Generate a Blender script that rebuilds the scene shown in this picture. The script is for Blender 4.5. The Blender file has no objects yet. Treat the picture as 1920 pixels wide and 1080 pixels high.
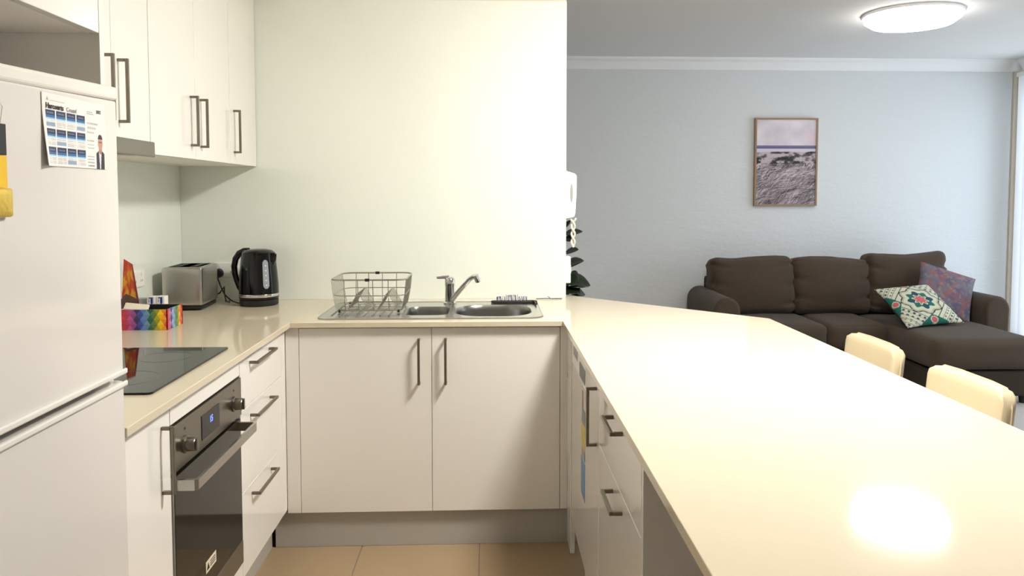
import bpy, bmesh, math, random
import numpy as np
from mathutils import Vector, Matrix
random.seed(4)
rng = np.random.RandomState(7)
S = bpy.context.scene
C = S.collection
PI = math.pi

# ------------------------------------------------------------------ camera
# metres: x to the right along the sink wall, y into the room, z up
cam_d = bpy.data.cameras.new('camera')
cam = bpy.data.objects.new('camera', cam_d); C.objects.link(cam)
F_PX, PITCH, YAW = 1440.0, math.radians(3.061), math.radians(2.343)
cam.location = (0, 0, 1.44)
cam.rotation_euler = (PI/2 - PITCH, 0, -YAW)
cam_d.sensor_fit = 'HORIZONTAL'; cam_d.sensor_width = 36.0
cam_d.lens = 36.0 * F_PX / 1920
cam_d.shift_x = -15/1920.0
cam_d.shift_y = -99/1920.0
cam_d.clip_start = 0.05
S.camera = cam

# ------------------------------------------------------------------ light
w = bpy.data.worlds.new('daylight'); S.world = w; w.use_nodes = True
w.node_tree.nodes['Background'].inputs[0].default_value = (0.75, 0.87, 1.0, 1)
w.node_tree.nodes['Background'].inputs[1].default_value = 4.2
VS = S.view_settings
VS.view_transform = 'Standard'; VS.look = 'None'; VS.gamma = 1.0; VS.exposure = 0.0
VS.use_curve_mapping = False
LAMP_KITCHEN = 140.0
LAMP_LIVING = 14.0

def portal(loc, rot, sx, sy):
    d = bpy.data.lights.new('window_portal', 'AREA'); d.shape = 'RECTANGLE'; d.size = sx; d.size_y = sy
    d.cycles.is_portal = True
    o = bpy.data.objects.new('window_portal', d); C.objects.link(o); o.location = loc; o.rotation_euler = rot
portal((4.70, 4.95, 1.25), (0, PI/2, 0), 2.3, 2.7)

# ------------------------------------------------------------------ materials
def lin(c):
    return tuple(((v/12.92) if v <= 0.04045 else ((v+0.055)/1.055)**2.4) for v in c)
def hexc(h):
    return lin(tuple(int(h[i:i+2], 16)/255 for i in (0, 2, 4)))
MATS = {}
def mat(name, col, rough=0.5, metal=0.0, bump=0.0, scale=40.0, var=0.0, emis=None, estr=0.0, coat=0.0,
        stretch=None, spec=0.5, sheen=0.0, detail=3.0, dist=0.002):
    m = bpy.data.materials.new(name); m.use_nodes = True
    nt = m.node_tree; N = nt.nodes; L = nt.links
    b = N['Principled BSDF']
    if isinstance(col, str): col = hexc(col)
    b.inputs['Base Color'].default_value = (*col, 1)
    b.inputs['Roughness'].default_value = rough
    b.inputs['Metallic'].default_value = metal
    b.inputs['Coat Weight'].default_value = coat
    b.inputs['Specular IOR Level'].default_value = spec
    b.inputs['Sheen Weight'].default_value = sheen
    if emis:
        b.inputs['Emission Color'].default_value = (*emis, 1); b.inputs['Emission Strength'].default_value = estr
    if bump or var:
        tc = N.new('ShaderNodeTexCoord'); mp = N.new('ShaderNodeMapping'); no = N.new('ShaderNodeTexNoise')
        L.new(tc.outputs['Object'], mp.inputs['Vector']); L.new(mp.outputs['Vector'], no.inputs['Vector'])
        if stretch: mp.inputs['Scale'].default_value = stretch
        no.inputs['Scale'].default_value = scale; no.inputs['Detail'].default_value = detail
        if bump:
            bp = N.new('ShaderNodeBump'); bp.inputs['Strength'].default_value = bump; bp.inputs['Distance'].default_value = dist
            L.new(no.outputs['Fac'], bp.inputs['Height']); L.new(bp.outputs['Normal'], b.inputs['Normal'])
        if var:
            mx = N.new('ShaderNodeMix'); mx.data_type = 'RGBA'
            mx.inputs['A'].default_value = (*[v*(1-var) for v in col], 1)
            mx.inputs['B'].default_value = (*[min(1, v*(1+var)) for v in col], 1)
            L.new(no.outputs['Fac'], mx.inputs['Factor']); L.new(mx.outputs['Result'], b.inputs['Base Color'])
    MATS[name] = m
    return m
def print_mat(name, rough=0.6):
    m = mat(name, (0.8, 0.8, 0.8), rough)
    a = m.node_tree.nodes.new('ShaderNodeAttribute'); a.attribute_name = 'ink'
    m.node_tree.links.new(a.outputs['Color'], m.node_tree.nodes['Principled BSDF'].inputs['Base Color'])
    return m

mat('wall_paint', 'e9e8e4', 0.7, bump=0.25, scale=60, var=0.01)
mat('wall_warm', 'e6d9c6', 0.7)
mat('ceiling_paint', 'e6e4e0', 0.8, bump=0.1, scale=80)
mat('cornice_paint', 'f2f2f0', 0.6)
mat('splash_glass', 'eff4ec', 0.08, coat=0.4)
mat('gloss_white', 'f5f2ed', 0.12, coat=0.3)
mat('matt_white', 'f2eee7', 0.45)
mat('carcass_white', 'e9e6e0', 0.5)
mat('kick_grey', 'b5b1aa', 0.45, bump=0.05, scale=30, var=0.03)
mat('stone', 'd8cdb5', 0.09, var=0.015, scale=220)
mat('tile', '9f8a6c', 0.35, var=0.05, scale=6, bump=0.03)
mat('grout', '8d7f6c', 0.9)
mat('carpet', 'c9c6c2', 0.95, bump=0.9, scale=260, var=0.12, dist=0.006)
mat('handle_bronze', '80786c', 0.32, metal=0.85)
mat('steel_bowl_shaded', '8f8f8c', 0.3, metal=1.0)  # sink steel darkened: shade inside the bowls is put into the colour
mat('steel_oven', '8b867e', 0.3, metal=1.0, bump=0.03, scale=30, stretch=(1, 1, 14))
mat('steel', 'b9b7b2', 0.28, metal=1.0, bump=0.03, scale=30, stretch=(1, 1, 14))
mat('steel_dark', '8d8983', 0.3, metal=0.9)
mat('steel_sink', 'c2c2bf', 0.22, metal=1.0)
mat('chrome', 'd8d8d8', 0.08, metal=1.0)
mat('wire', 'aeaba2', 0.3, metal=0.9)
mat('black_glass', '0c0d0f', 0.04, spec=0.32)
mat('oven_glass', '1c1a17', 0.06, spec=0.4)
mat('black_gloss', '060709', 0.12, spec=0.4)
mat('black_matt', '151515', 0.5)
mat('fridge_white', 'e6e2de', 0.14, coat=0.3)
mat('fridge_trim', 'efece6', 0.2, coat=0.2)
mat('gasket', '55535c', 0.6)
mat('grey_plastic', 'a6a8a8', 0.35)
mat('gauge', '9aa0a8', 0.2)
mat('white_plastic', 'f1f0ec', 0.35)
mat('sofa_fabric', '47392b', 0.95, bump=0.8, scale=420, var=0.22, sheen=0.08, stretch=(1, 1, 0.35), dist=0.003)
mat('sofa_base', '362b20', 0.95, bump=0.6, scale=420, var=0.2)
mat('leather', 'dccdab', 0.38, bump=0.15, scale=180)
mat('leather_seam', 'd5c49e', 0.5)
mat('wood_frame', '9c7d60', 0.5, var=0.12, scale=18, stretch=(1, 1, 6))
mat('leaf', '1d2a1a', 0.3, var=0.25, scale=9)
mat('stem', '4a3b2a', 0.8, var=0.2)
mat('terracotta', 'dcd7cf', 0.6)
mat('soil', '2d231b', 1.0, bump=0.6, scale=60)
mat('lamp_base', 'f4f4f4', 0.4)
mat('lamp_diffuser_kitchen', (1, 1, 1), 0.5, emis=(1.0, 0.955, 0.885), estr=LAMP_KITCHEN)
mat('lamp_diffuser_living', (1, 1, 1), 0.5, emis=(1.0, 0.97, 0.93), estr=LAMP_LIVING)
mat('blue_led', (0.05, 0.1, 0.6), 0.5, emis=(0.10, 0.16, 1.0), estr=3.0)
mat('paper', 'f2f0ec', 0.6)
mat('ink_black', '1b1b1e', 0.6)
mat('ink_grey', '9a9a9e', 0.6)
mat('blind_white', 'eef0f2', 0.7)
mat('trim_beige', 'cfc4b2', 0.6)
mat('rope', 'e8e4d8', 0.8, bump=0.4, scale=300)
mat('sachet_cream', 'e8dcc6', 0.5)
mat('sachet_brown', '4a2f22', 0.5)
mat('bristle', 'd8d8e6', 0.5)
mat('bristle_dark', '4a4768', 0.5)
mat('yellow_print', 'f0c410', 0.4)
mat('gold_foil', 'd6b84a', 0.35, metal=0.4, bump=0.6, scale=120)
mat('sticker_blue', '6f93bf', 0.5); mat('sticker_yellow', 'd6c46a', 0.5); mat('sticker_red', 'a8776c', 0.5)
mat('sticker_grey', '8d8f92', 0.5); mat('badge_grey', '5d6064', 0.4)
print_mat('print_paper', 0.45); print_mat('print_canvas', 0.7); print_mat('print_card', 0.35); print_mat('print_fabric', 0.95)
# window glass: clear pane with a faint mirror
g = bpy.data.materials.new('window_glass'); g.use_nodes = True; nt = g.node_tree; nt.nodes.clear()
_o = nt.nodes.new('ShaderNodeOutputMaterial'); _m = nt.nodes.new('ShaderNodeMixShader'); _t = nt.nodes.new('ShaderNodeBsdfTransparent')
_g = nt.nodes.new('ShaderNodeBsdfGlossy'); _g.inputs['Roughness'].default_value = 0.02; _m.inputs[0].default_value = 0.06
nt.links.new(_t.outputs[0], _m.inputs[1]); nt.links.new(_g.outputs[0], _m.inputs[2]); nt.links.new(_m.outputs[0], _o.inputs[0])
MATS['window_glass'] = g
# painted bagged brick: coarse trowelled relief
m = mat('wall_bagged', 'dcdfdf', 0.75, bump=0.1)
nt = m.node_tree; bs = nt.nodes['Principled BSDF']
for n in list(nt.nodes):
    if n.type in ('BUMP', 'TEX_NOISE', 'MAPPING', 'TEX_COORD'): nt.nodes.remove(n)
tc = nt.nodes.new('ShaderNodeTexCoord'); n1 = nt.nodes.new('ShaderNodeTexNoise'); n2 = nt.nodes.new('ShaderNodeTexNoise')
mp = nt.nodes.new('ShaderNodeMapping'); mp.inputs['Scale'].default_value = (1, 1, 2.6)
n1.inputs['Scale'].default_value = 4.5; n1.inputs['Detail'].default_value = 6; n1.inputs['Roughness'].default_value = 0.62
n2.inputs['Scale'].default_value = 38; n2.inputs['Detail'].default_value = 3
nt.links.new(tc.outputs['Object'], mp.inputs[0]); nt.links.new(mp.outputs[0], n1.inputs['Vector']); nt.links.new(tc.outputs['Object'], n2.inputs['Vector'])
b1 = nt.nodes.new('ShaderNodeBump'); b1.inputs['Strength'].default_value = 0.3; b1.inputs['Distance'].default_value = 0.02
b2 = nt.nodes.new('ShaderNodeBump'); b2.inputs['Strength'].default_value = 0.3; b2.inputs['Distance'].default_value = 0.004
nt.links.new(n1.outputs['Fac'], b1.inputs['Height']); nt.links.new(n2.outputs['Fac'], b2.inputs['Height'])
nt.links.new(b1.outputs['Normal'], b2.inputs['Normal']); nt.links.new(b2.outputs['Normal'], bs.inputs['Normal'])

# ------------------------------------------------------------------ helpers
def M_(m): return MATS[m] if isinstance(m, str) else m
def obj(name, bm, material, parent=None, smooth=False, bevel=0.0, seg=2, kind=None, subsurf=0):
    me = bpy.data.meshes.new(name)
    bmesh.ops.recalc_face_normals(bm, faces=bm.faces)
    bm.to_mesh(me); bm.free()
    me.materials.append(M_(material))
    if smooth:
        for p in me.polygons: p.use_smooth = True
        if smooth is True:
            me.set_sharp_from_angle(angle=math.radians(40))
    o = bpy.data.objects.new(name, me); C.objects.link(o)
    if parent is not None: o.parent = parent
    if bevel:
        b = o.modifiers.new('bevel', 'BEVEL'); b.width = bevel; b.segments = seg; b.limit_method = 'ANGLE'
        b.angle_limit = math.radians(35)
    if subsurf:
        s = o.modifiers.new('sub', 'SUBSURF'); s.levels = subsurf; s.render_levels = subsurf
    if kind: o['kind'] = kind
    return o
def thing(name, label, cat, group=None, loc=(0, 0, 0), rz=0.0):
    o = bpy.data.objects.new(name, None); C.objects.link(o); o.location = loc; o.rotation_euler = (0, 0, rz)
    o.empty_display_size = 0.05
    o['label'] = label; o['category'] = cat
    if group: o['group'] = group
    return o
def tag(o, label, cat, group=None):
    o['label'] = label; o['category'] = cat
    if group: o['group'] = group
    return o
def NB(): return bmesh.new()
def box(bm, x0, x1, y0, y1, z0, z1):
    vs = [bm.verts.new(p) for p in ((x0,y0,z0),(x1,y0,z0),(x1,y1,z0),(x0,y1,z0),(x0,y0,z1),(x1,y0,z1),(x1,y1,z1),(x0,y1,z1))]
    for f in ((0,3,2,1),(4,5,6,7),(0,1,5,4),(1,2,6,5),(2,3,7,6),(3,0,4,7)): bm.faces.new([vs[i] for i in f])
    return bm
def bx(*a): return box(NB(), *a)
def tube(bm, pts, r, n=8, closed=False, cap=True, rs=None, flat=1.0, up=None):
    pts = [Vector(p) for p in pts]; k = len(pts); rings = []
    prev = None
    for i, p in enumerate(pts):
        if closed: t = pts[(i+1) % k] - pts[i-1]
        else: t = pts[min(i+1, k-1)] - pts[max(i-1, 0)]
        t.normalize()
        if prev is None:
            a = Vector(up) if up else (Vector((0,0,1)) if abs(t.z) < 0.9 else Vector((0,1,0)))
        else: a = prev
        u = (a - t*a.dot(t)).normalized(); v = t.cross(u); prev = u
        rr = rs[i] if rs else r
        rings.append([bm.verts.new(p + u*(rr*math.cos(2*PI*j/n)) + v*(rr*flat*math.sin(2*PI*j/n))) for j in range(n)])
    for i in range(k if closed else k-1):
        A, B = rings[i], rings[(i+1) % k]
        for j in range(n): bm.faces.new((A[j], A[(j+1) % n], B[(j+1) % n], B[j]))
    if cap and not closed:
        bm.faces.new(rings[0][::-1]); bm.faces.new(rings[-1])
    return bm
def lathe(bm, prof, n=32, cx=0, cy=0, sx=1.0, sy=1.0):
    rings = []
    for r, z in prof:
        if r < 1e-6: rings.append([bm.verts.new((cx, cy, z))])
        else: rings.append([bm.verts.new((cx + sx*r*math.cos(2*PI*j/n), cy + sy*r*math.sin(2*PI*j/n), z)) for j in range(n)])
    for A, B in zip(rings, rings[1:]):
        if len(A) == 1 and len(B) == 1: continue
        for j in range(n):
            k = (j+1) % n
            if len(A) == 1: bm.faces.new((A[0], B[j], B[k]))
            elif len(B) == 1: bm.faces.new((A[j], A[k], B[0]))
            else: bm.faces.new((A[j], A[k], B[k], B[j]))
    return bm
def prism(bm, pts2, a0, a1, axis='z'):
    def P(u, v, t): return {'z': (u, v, t), 'y': (u, t, v), 'x': (t, u, v)}[axis]
    A = [bm.verts.new(P(u, v, a0)) for u, v in pts2]; B = [bm.verts.new(P(u, v, a1)) for u, v in pts2]
    bm.faces.new(A[::-1]); bm.faces.new(B); k = len(A)
    for i in range(k): bm.faces.new((A[i], A[(i+1) % k], B[(i+1) % k], B[i]))
    return bm
def rrect(x0, x1, y0, y1, r, n=5):
    out = []
    for cx, cy, a in ((x1-r, y1-r, 0), (x0+r, y1-r, PI/2), (x0+r, y0+r, PI), (x1-r, y0+r, 1.5*PI)):
        for i in range(n+1):
            t = a + PI/2*i/n; out.append((cx + r*math.cos(t), cy + r*math.sin(t)))
    return out
def rbox(w, d, h, r, n=8, puff=(0, 0, 0), fn=None):
    """soft box centred on origin: rounded edges, optional bulge per axis"""
    bm = NB(); verts = {}
    def key(p): return tuple(round(c, 5) for c in p)
    hw = (w/2, d/2, h/2)
    def mapp(p):
        rr = min(r, *hw)
        q = [p[i]*hw[i] for i in range(3)]
        inner = [max(-(hw[i]-rr), min(hw[i]-rr, q[i])) for i in range(3)]
        dv = Vector([q[i]-inner[i] for i in range(3)])
        if dv.length > 1e-9: q = Vector(inner) + dv.normalized()*rr
        else: q = Vector(q)
        for i in range(3):
            if puff[i]:
                a, b = [j for j in range(3) if j != i]
                s = (1-p[a]**2)*(1-p[b]**2)
                q[i] += puff[i]*p[i]*s
        if fn: q = fn(q, p)
        return q
    def V(p):
        k = key(p)
        if k not in verts: verts[k] = bm.verts.new(mapp(p))
        return verts[k]
    # sample denser at the edges
    ts = [math.copysign(abs(math.sin(PI/2*(2*i/n-1)))**1.0, 2*i/n-1) for i in range(n+1)]
    for ax in range(3):
        a, b = [j for j in range(3) if j != ax]
        for s in (-1, 1):
            for i in range(n):
                for j in range(n):
                    q = []
                    for ii, jj in ((i, j), (i+1, j), (i+1, j+1), (i, j+1)):
                        p = [0, 0, 0]; p[ax] = s; p[a] = ts[ii]; p[b] = ts[jj]; q.append(V(p))
                    bm.faces.new(q)
    return bm
def xf(bm, loc=(0, 0, 0), rot=(0, 0, 0)):
    from mathutils import Euler
    Mx = Matrix.Translation(loc) @ Euler(rot).to_matrix().to_4x4()
    bmesh.ops.transform(bm, matrix=Mx, verts=bm.verts); return bm
def text(name, s, size, material, parent, loc, rot, depth=0.0004, align='LEFT', bold=0.0):
    cu = bpy.data.curves.new(name, 'FONT'); cu.body = s; cu.size = size; cu.extrude = depth; cu.align_x = align; cu.offset = bold
    cu.resolution_u = 2
    t = bpy.data.objects.new(name, cu); C.objects.link(t)
    dg = bpy.context.evaluated_depsgraph_get(); me = bpy.data.meshes.new_from_object(t.evaluated_get(dg))
    bpy.data.objects.remove(t); me.materials.clear(); me.materials.append(M_(material))
    o = bpy.data.objects.new(name, me); C.objects.link(o); o.parent = parent; o.location = loc; o.rotation_euler = rot
    return o
def sheet(name, nu, nv, pos, colour, material, parent=None, back=None, smooth=True):
    """grid sheet printed with a colour per point; back = thickness vector"""
    u, v = np.meshgrid(np.linspace(0, 1, nu+1), np.linspace(0, 1, nv+1))
    P = np.stack(pos(u, v), -1).reshape(-1, 3); col = np.clip(np.stack(colour(u, v), -1).reshape(-1, 3), 0, 1)
    i = np.arange(nu*nv); a = (i//nu)*(nu+1) + i % nu
    F = np.stack([a, a+1, a+nu+2, a+nu+1], 1).tolist()
    me = bpy.data.meshes.new(name)
    Pl = P.tolist(); n0 = len(Pl)
    if back is not None:
        ring = list(range(nu+1)) + [(nu+1)*(j+1)+nu for j in range(nv)] + [n0-1-k for k in range(1, nu+1)] + [(nu+1)*j for j in range(nv-1, 0, -1)]
        Pl += [[P[r][k]+back[k] for k in range(3)] for r in ring]; K = len(ring)
        for k in range(K): F.append([ring[k], n0+k, n0+(k+1) % K, ring[(k+1) % K]])
        F.append([n0+k for k in range(K)])
        col = np.vstack([col, np.full((K, 3), 0.75)])
    me.from_pydata(Pl, [], F); me.update()
    c4 = np.ones((len(Pl), 4), np.float32)
    c4[:, :3] = np.where(col <= 0.04045, col/12.92, ((col+0.055)/1.055)**2.4)
    at = me.color_attributes.new('ink', 'FLOAT_COLOR', 'POINT'); at.data.foreach_set('color', c4.ravel())
    me.materials.append(M_(material))
    if smooth:
        for p in me.polygons: p.use_smooth = True
        me.set_sharp_from_angle(angle=math.radians(40))
    o = bpy.data.objects.new(name, me); C.objects.link(o)
    if parent is not None: o.parent = parent
    return o
def vnoise(x, y, seed=0):
    xi = np.floor(x).astype(int); yi = np.floor(y).astype(int); fx = x-xi; fy = y-yi
    fx = fx*fx*(3-2*fx); fy = fy*fy*(3-2*fy)
    def h(a, b):
        n = (a*374761393 + b*668265263 + seed*982451653) & 0x7fffffff
        n = ((n ^ (n >> 13))*1274126177) & 0x7fffffff
        return (n % 10007)/10007.0
    return (h(xi, yi)*(1-fx)+h(xi+1, yi)*fx)*(1-fy) + (h(xi, yi+1)*(1-fx)+h(xi+1, yi+1)*fx)*fy
def fbm(x, y, o=4, seed=0):
    s = 0; a = 0.5; t = 0
    for i in range(o): s = s + a*vnoise(x*2**i, y*2**i, seed+i); t += a; a *= 0.55
    return s/t
def mix3(A, B, t): return tuple(a*(1-t)+b*t for a, b in zip(A, B))
def struct(name, bm, material, parent=None, **k):
    return obj(name, bm, material, parent, kind=None if parent else 'structure', **k)
def handle(parent, p0, p1, n, proud=0.032, t=0.009, w=0.010, name='handle', material='handle_bronze'):
    """square bow handle: p0,p1 the feet on the surface, n outward normal"""
    p0, p1, n = Vector(p0), Vector(p1), Vector(n).normalized()
    d = (p1-p0).normalized(); s = d.cross(n)
    bm = NB()
    def hexa(c, ex, ey, ez):
        vs = [bm.verts.new(c + ex*i + ey*j + ez*k) for k in (-1, 1) for j in (-1, 1) for i in (-1, 1)]
        for f in ((0,2,3,1),(4,5,7,6),(0,1,5,4),(2,6,7,3),(0,4,6,2),(1,3,7,5)): bm.faces.new([vs[i] for i in f])
    mid = (p0+p1)/2; half = (p1-p0).length/2
    hexa(mid + n*(proud-t/2), d*half, s*(w/2), n*(t/2))
    for p, sg in ((p0, 1), (p1, -1)):
        hexa(p + d*(sg*t/2) + n*((proud-t)/2), d*(t/2), s*(w/2), n*((proud-t)/2))
    return obj(name, bm, material, parent, bevel=0.0015)

# ------------------------------------------------------------------ setting
XL, XR, YB, YL, YF, ZC = -1.48, 4.56, 3.75, 6.50, -2.0, 2.585
fl = struct('floor', bx(XL, 1.16, YF, YB+0.12, -0.06, -0.004), 'grout')
p = 0.48; tile_me = None; xs = [-0.04 - p*k for k in range(4)] ; x0s = sorted([-0.04 + p*k for k in range(-3, 3)])
tm = NB(); box(tm, 0, p-0.005, 0, p-0.005, -0.010, 0.0); tme = bpy.data.meshes.new('tile'); tm.to_mesh(tme); tm.free(); tme.materials.append(MATS['tile'])
for i in range(-3, 3):
    for j in range(-4, 8):
        x, y = -0.04 + p*i + 0.0025, -0.16 + p*j + 0.0025
        if y + p < YF + 0.05 or x + p > 1.20 + p*0.6 or y+p > YB+0.2: continue
        t = bpy.data.objects.new('tile', tme); C.objects.link(t); t.parent = fl; t.location = (x, y, 0.0)
        t['kind'] = 'structure'
struct('floor_living', bx(-1.48, XR, YB+0.12, YL, -0.06, 0.002), 'carpet')
struct('floor_dining', bx(1.16, XR, YF, YB+0.12, -0.06, 0.002), 'carpet')
struct('ceiling', bx(XL-0.1, XR+0.1, YF-0.1, YL+0.1, ZC, ZC+0.1), 'ceiling_paint')
struct('wall_left', bx(XL-0.1, XL, YF-0.1, YL+0.1, -0.06, ZC), 'wall_paint')
wb = struct('wall_back', bx(XL, XR+0.1, YL, YL+0.1, -0.06, ZC), 'wall_bagged')
wk = struct('wall_kitchen', bx(XL, 0.378, YB, YB+0.12, -0.06, ZC), 'wall_warm')
sp = obj('splashback', bx(XL+0.006, 0.379, YB-0.006, YB, 0.932, 2.368), 'splash_glass', wk, bevel=0.001)
obj('sealant', bx(XL+0.006, 0.378, YB-0.0085, YB-0.006, 0.930, 0.9335), 'white_plastic', wk)
sl = obj('splashback_side', bx(XL, XL+0.006, 1.69, YB-0.006, 0.932, 1.585), 'splash_glass', wk)
# right wall with a wide window behind a vertical blind
wr = NB()
box(wr, XR, XR+0.1, YF-0.1, 3.55, -0.06, ZC); box(wr, XR, XR+0.1, 6.36, YL, -0.06, ZC)
box(wr, XR, XR+0.1, 3.55, 6.36, 2.42, ZC); box(wr, XR, XR+0.1, 3.55, 6.36, -0.06, 0.08)
struct('wall_right', wr, 'wall_paint')
w1 = NB()
for y0, y1 in ((3.55, 3.61), (4.92, 4.98), (6.30, 6.36)): box(w1, XR+0.02, XR+0.08, y0, y1, 0.08, 2.42)
for z0, z1 in ((0.08, 0.14), (2.36, 2.42)):
    box(w1, XR+0.02, XR+0.08, 3.61, 4.92, z0, z1); box(w1, XR+0.02, XR+0.08, 4.98, 6.30, z0, z1)
win = struct('window_1', w1, 'white_plastic')
for y0, y1 in ((3.61, 4.92), (4.98, 6.30)): obj('pane', bx(XR+0.045, XR+0.051, y0, y1, 0.14, 2.36), 'window_glass', win)
struct('wall_front', bx(XL, XR, YF-0.1, YF, -0.06, ZC), 'wall_paint')
# cornices
def cornice(name, a0, a1, axis, wall, sgn):
    pr = [(0, 0), (0, -0.095), (0.012, -0.095), (0.016, -0.08), (0.045, -0.035), (0.075, -0.018), (0.080, -0.004), (0.080, 0)]
    bm = NB(); prism(bm, [(wall + sgn*u, ZC + v) for u, v in pr], a0, a1, axis)
    return struct(name, bm, 'cornice_paint')
cornice('trim_1', XL, XR, 'x', YL, -1)
cornice('trim_2', YF, YL-0.08, 'y', XR, -1)
cornice('trim_3', -0.75, 0.378, 'x', YB, -1)
struct('trim_4', bx(XR-0.045, XR, YL-0.022, YL, 0.0, ZC-0.095), 'trim_beige', bevel=0.004)
struct('baseboard_back', bx(0.4, XR-0.05, YL-0.015, YL, 0.0, 0.09), 'cornice_paint')
struct('trim_5', bx(XL, -1.0, 0.9, YB-0.006, 2.372, ZC), 'wall_warm')      # bulkhead over the wall cupboards

# ------------------------------------------------------------------ worktop (one U-shaped stone slab with a sink cut-out)
ZT, TH = 0.930, 0.022
def slab_with_hole(outer, holes, z0, z1):
    bm = NB(); edges = []
    for lp in [outer] + holes:
        vs = [bm.verts.new((x, y, z1)) for x, y in lp]
        edges += [bm.edges.new((vs[i], vs[(i+1) % len(vs)])) for i in range(len(vs))]
    r = bmesh.ops.triangle_fill(bm, edges=edges, use_beauty=True)
    faces = [f for f in r['geom'] if isinstance(f, bmesh.types.BMFace)]
    if z0 is None: return bm
    ex = bmesh.ops.extrude_face_region(bm, geom=faces)
    for v in ex['geom']:
        if isinstance(v, bmesh.types.BMVert): v.co.z = z0
    return bm
YWF, XWL, XPL, XPR = 3.060, -0.790, 0.298, 1.152
outer = [(XL+0.007, 1.686), (XWL, 1.686), (XWL, YWF), (XPL, YWF), (XPL, 0.70), (XPR, 0.70), (XPR, 3.090),
         (0.445, 3.795), (0.383, 3.795), (0.383, YB-0.009), (XL+0.007, YB-0.009)]
wt = obj('worktop', slab_with_hole(outer, [[(-0.375, 3.165), (0.200, 3.165), (0.200, 3.535), (-0.375, 3.535)]], ZT-TH, ZT), 'stone', bevel=0.002)
tag(wt, 'glossy cream stone worktop running around the kitchen in a U with long breakfast bar', 'worktop')
ZU = ZT - TH - 0.002        # underside

# ------------------------------------------------------------------ base cabinets
def carcass(x0, x1, y0, y1, z0, z1, open_side, t=0.016):
    """five-panel carcass, no top; open towards open_side"""
    bm = NB()
    box(bm, x0, x1, y0, y1, z0, z0+t)
    if open_side != '-y': box(bm, x0, x1, y0, y0+t, z0+t, z1)
    if open_side != '+y': box(bm, x0, x1, y1-t, y1, z0+t, z1)
    if open_side != '-x': box(bm, x0, x0+t, y0+t, y1-t, z0+t, z1)
    if open_side != '+x': box(bm, x1-t, x1, y0+t, y1-t, z0+t, z1)
    return bm
XD = -0.815            # face of the doors along the left run
YD = 3.080             # face of the sink doors
XP = 0.320             # face of the breakfast bar fronts
DT = 0.018
G = 0.001
def front_x(parent, name, y0, y1, z0, z1, x, sgn, material='gloss_white'):
    """door or drawer front in a run that faces +x (sgn 1) or -x (sgn -1)"""
    a, b = sorted((x, x - sgn*DT))
    return obj(name, bx(a, b, y0+G, y1-G, z0+G, z1-G), material, parent, bevel=0.0012)
# sink cabinet
sc = thing('sink_cabinet', 'wide two-door matt white sink cabinet under the sink', 'cabinet', loc=(-0.25, 3.3, 0))
sc_l = lambda o: o
def reparent_world(o, p):
    o.parent = p; o.matrix_parent_inverse = Matrix.Translation(p.location).inverted(); return o
# (things that are built in world coordinates keep their empty at the base and use the inverse)
_old_obj = obj
def obj(name, bm, material, parent=None, **k):
    o = _old_obj(name, bm, material, None, **k)
    if parent is not None:
        o.parent = parent
        if parent.type == 'EMPTY': o.matrix_parent_inverse = Matrix.Translation(parent.location).inverted()
        elif parent.parent is not None and parent.parent.type == 'EMPTY': o.matrix_parent_inverse = Matrix.Identity(4)
    return o
ZK = 0.150
obj('carcass', carcass(-0.808, 0.318, YD+DT+0.001, 3.735, ZK, ZU, '-y'), 'carcass_white', sc)
for x0, x1, hx in ((-0.760, -0.231, -0.281), (-0.231, 0.289, -0.174)):
    d = obj('door', bx(x0+G, x1-G, YD, YD+DT, ZK, 0.903), 'matt_white', sc, bevel=0.0012)
    handle(d, (hx, YD, 0.862), (hx, YD, 0.676), (0, -1, 0))
obj('filler_panel', bx(-0.814, -0.760-G, YD, YD+DT, ZK, ZU), 'matt_white', sc, bevel=0.001)
obj('filler_panel', bx(0.289+G, 0.319, YD, YD+DT, ZK, ZU), 'matt_white', sc, bevel=0.001)
obj('kickboard', bx(-0.870, 0.37, 3.100, 3.116, 0.001, ZK-0.001), 'kick_grey', sc)
# left run: narrow cupboard | oven | drawers
nc = thing('base_cupboard', 'narrow gloss white base cupboard between fridge and oven', 'cabinet', loc=(-1.1, 1.8, 0))
obj('carcass', carcass(XL+0.01, XD-DT-0.001, 1.687, 1.968, ZK, ZU, '+x'), 'carcass_white', nc)
d = front_x(nc, 'door', 1.687, 1.968, 0.165, 0.903, XD, 1)
handle(d, (XD, 1.918, 0.862), (XD, 1.918, 0.690), (1, 0, 0))
obj('kickboard', bx(-0.900, -0.884, 1.687, 1.968, 0.001, ZK-0.001), 'kick_grey', nc)
oc = thing('oven_cabinet', 'gloss white cabinet housing the built-in oven under the cooktop', 'cabinet', loc=(-1.1, 2.2, 0))
obj('carcass', carcass(XL+0.01, XD-DT-0.001, 1.970, 2.518, ZK, ZU, '+x', 0.008), 'carcass_white', oc)
front_x(oc, 'filler_panel', 1.970, 2.518, 0.847, 0.906, XD, 1)
front_x(oc, 'filler_panel', 1.970, 2.518, 0.165, 0.222, XD, 1)
obj('kickboard', bx(-0.900, -0.884, 1.968, 2.519, 0.001, ZK-0.001), 'kick_grey', oc)
dc = thing('drawer_cabinet', 'gloss white three-drawer cabinet beside the oven', 'cabinet', loc=(-1.1, 2.75, 0))
obj('carcass', carcass(XL+0.01, XD-DT-0.001, 2.520, 3.060, ZK, ZU, '+x'), 'carcass_white', dc)
for z0, z1, hz in ((0.726, 0.903, 0.868), (0.449, 0.726, 0.686), (0.165, 0.449, 0.414)):
    d = front_x(dc, 'drawer', 2.520, 3.020, z0, z1, XD, 1)
    handle(d, (XD, 2.620, hz), (XD, 2.862, hz), (1, 0, 0))
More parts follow.
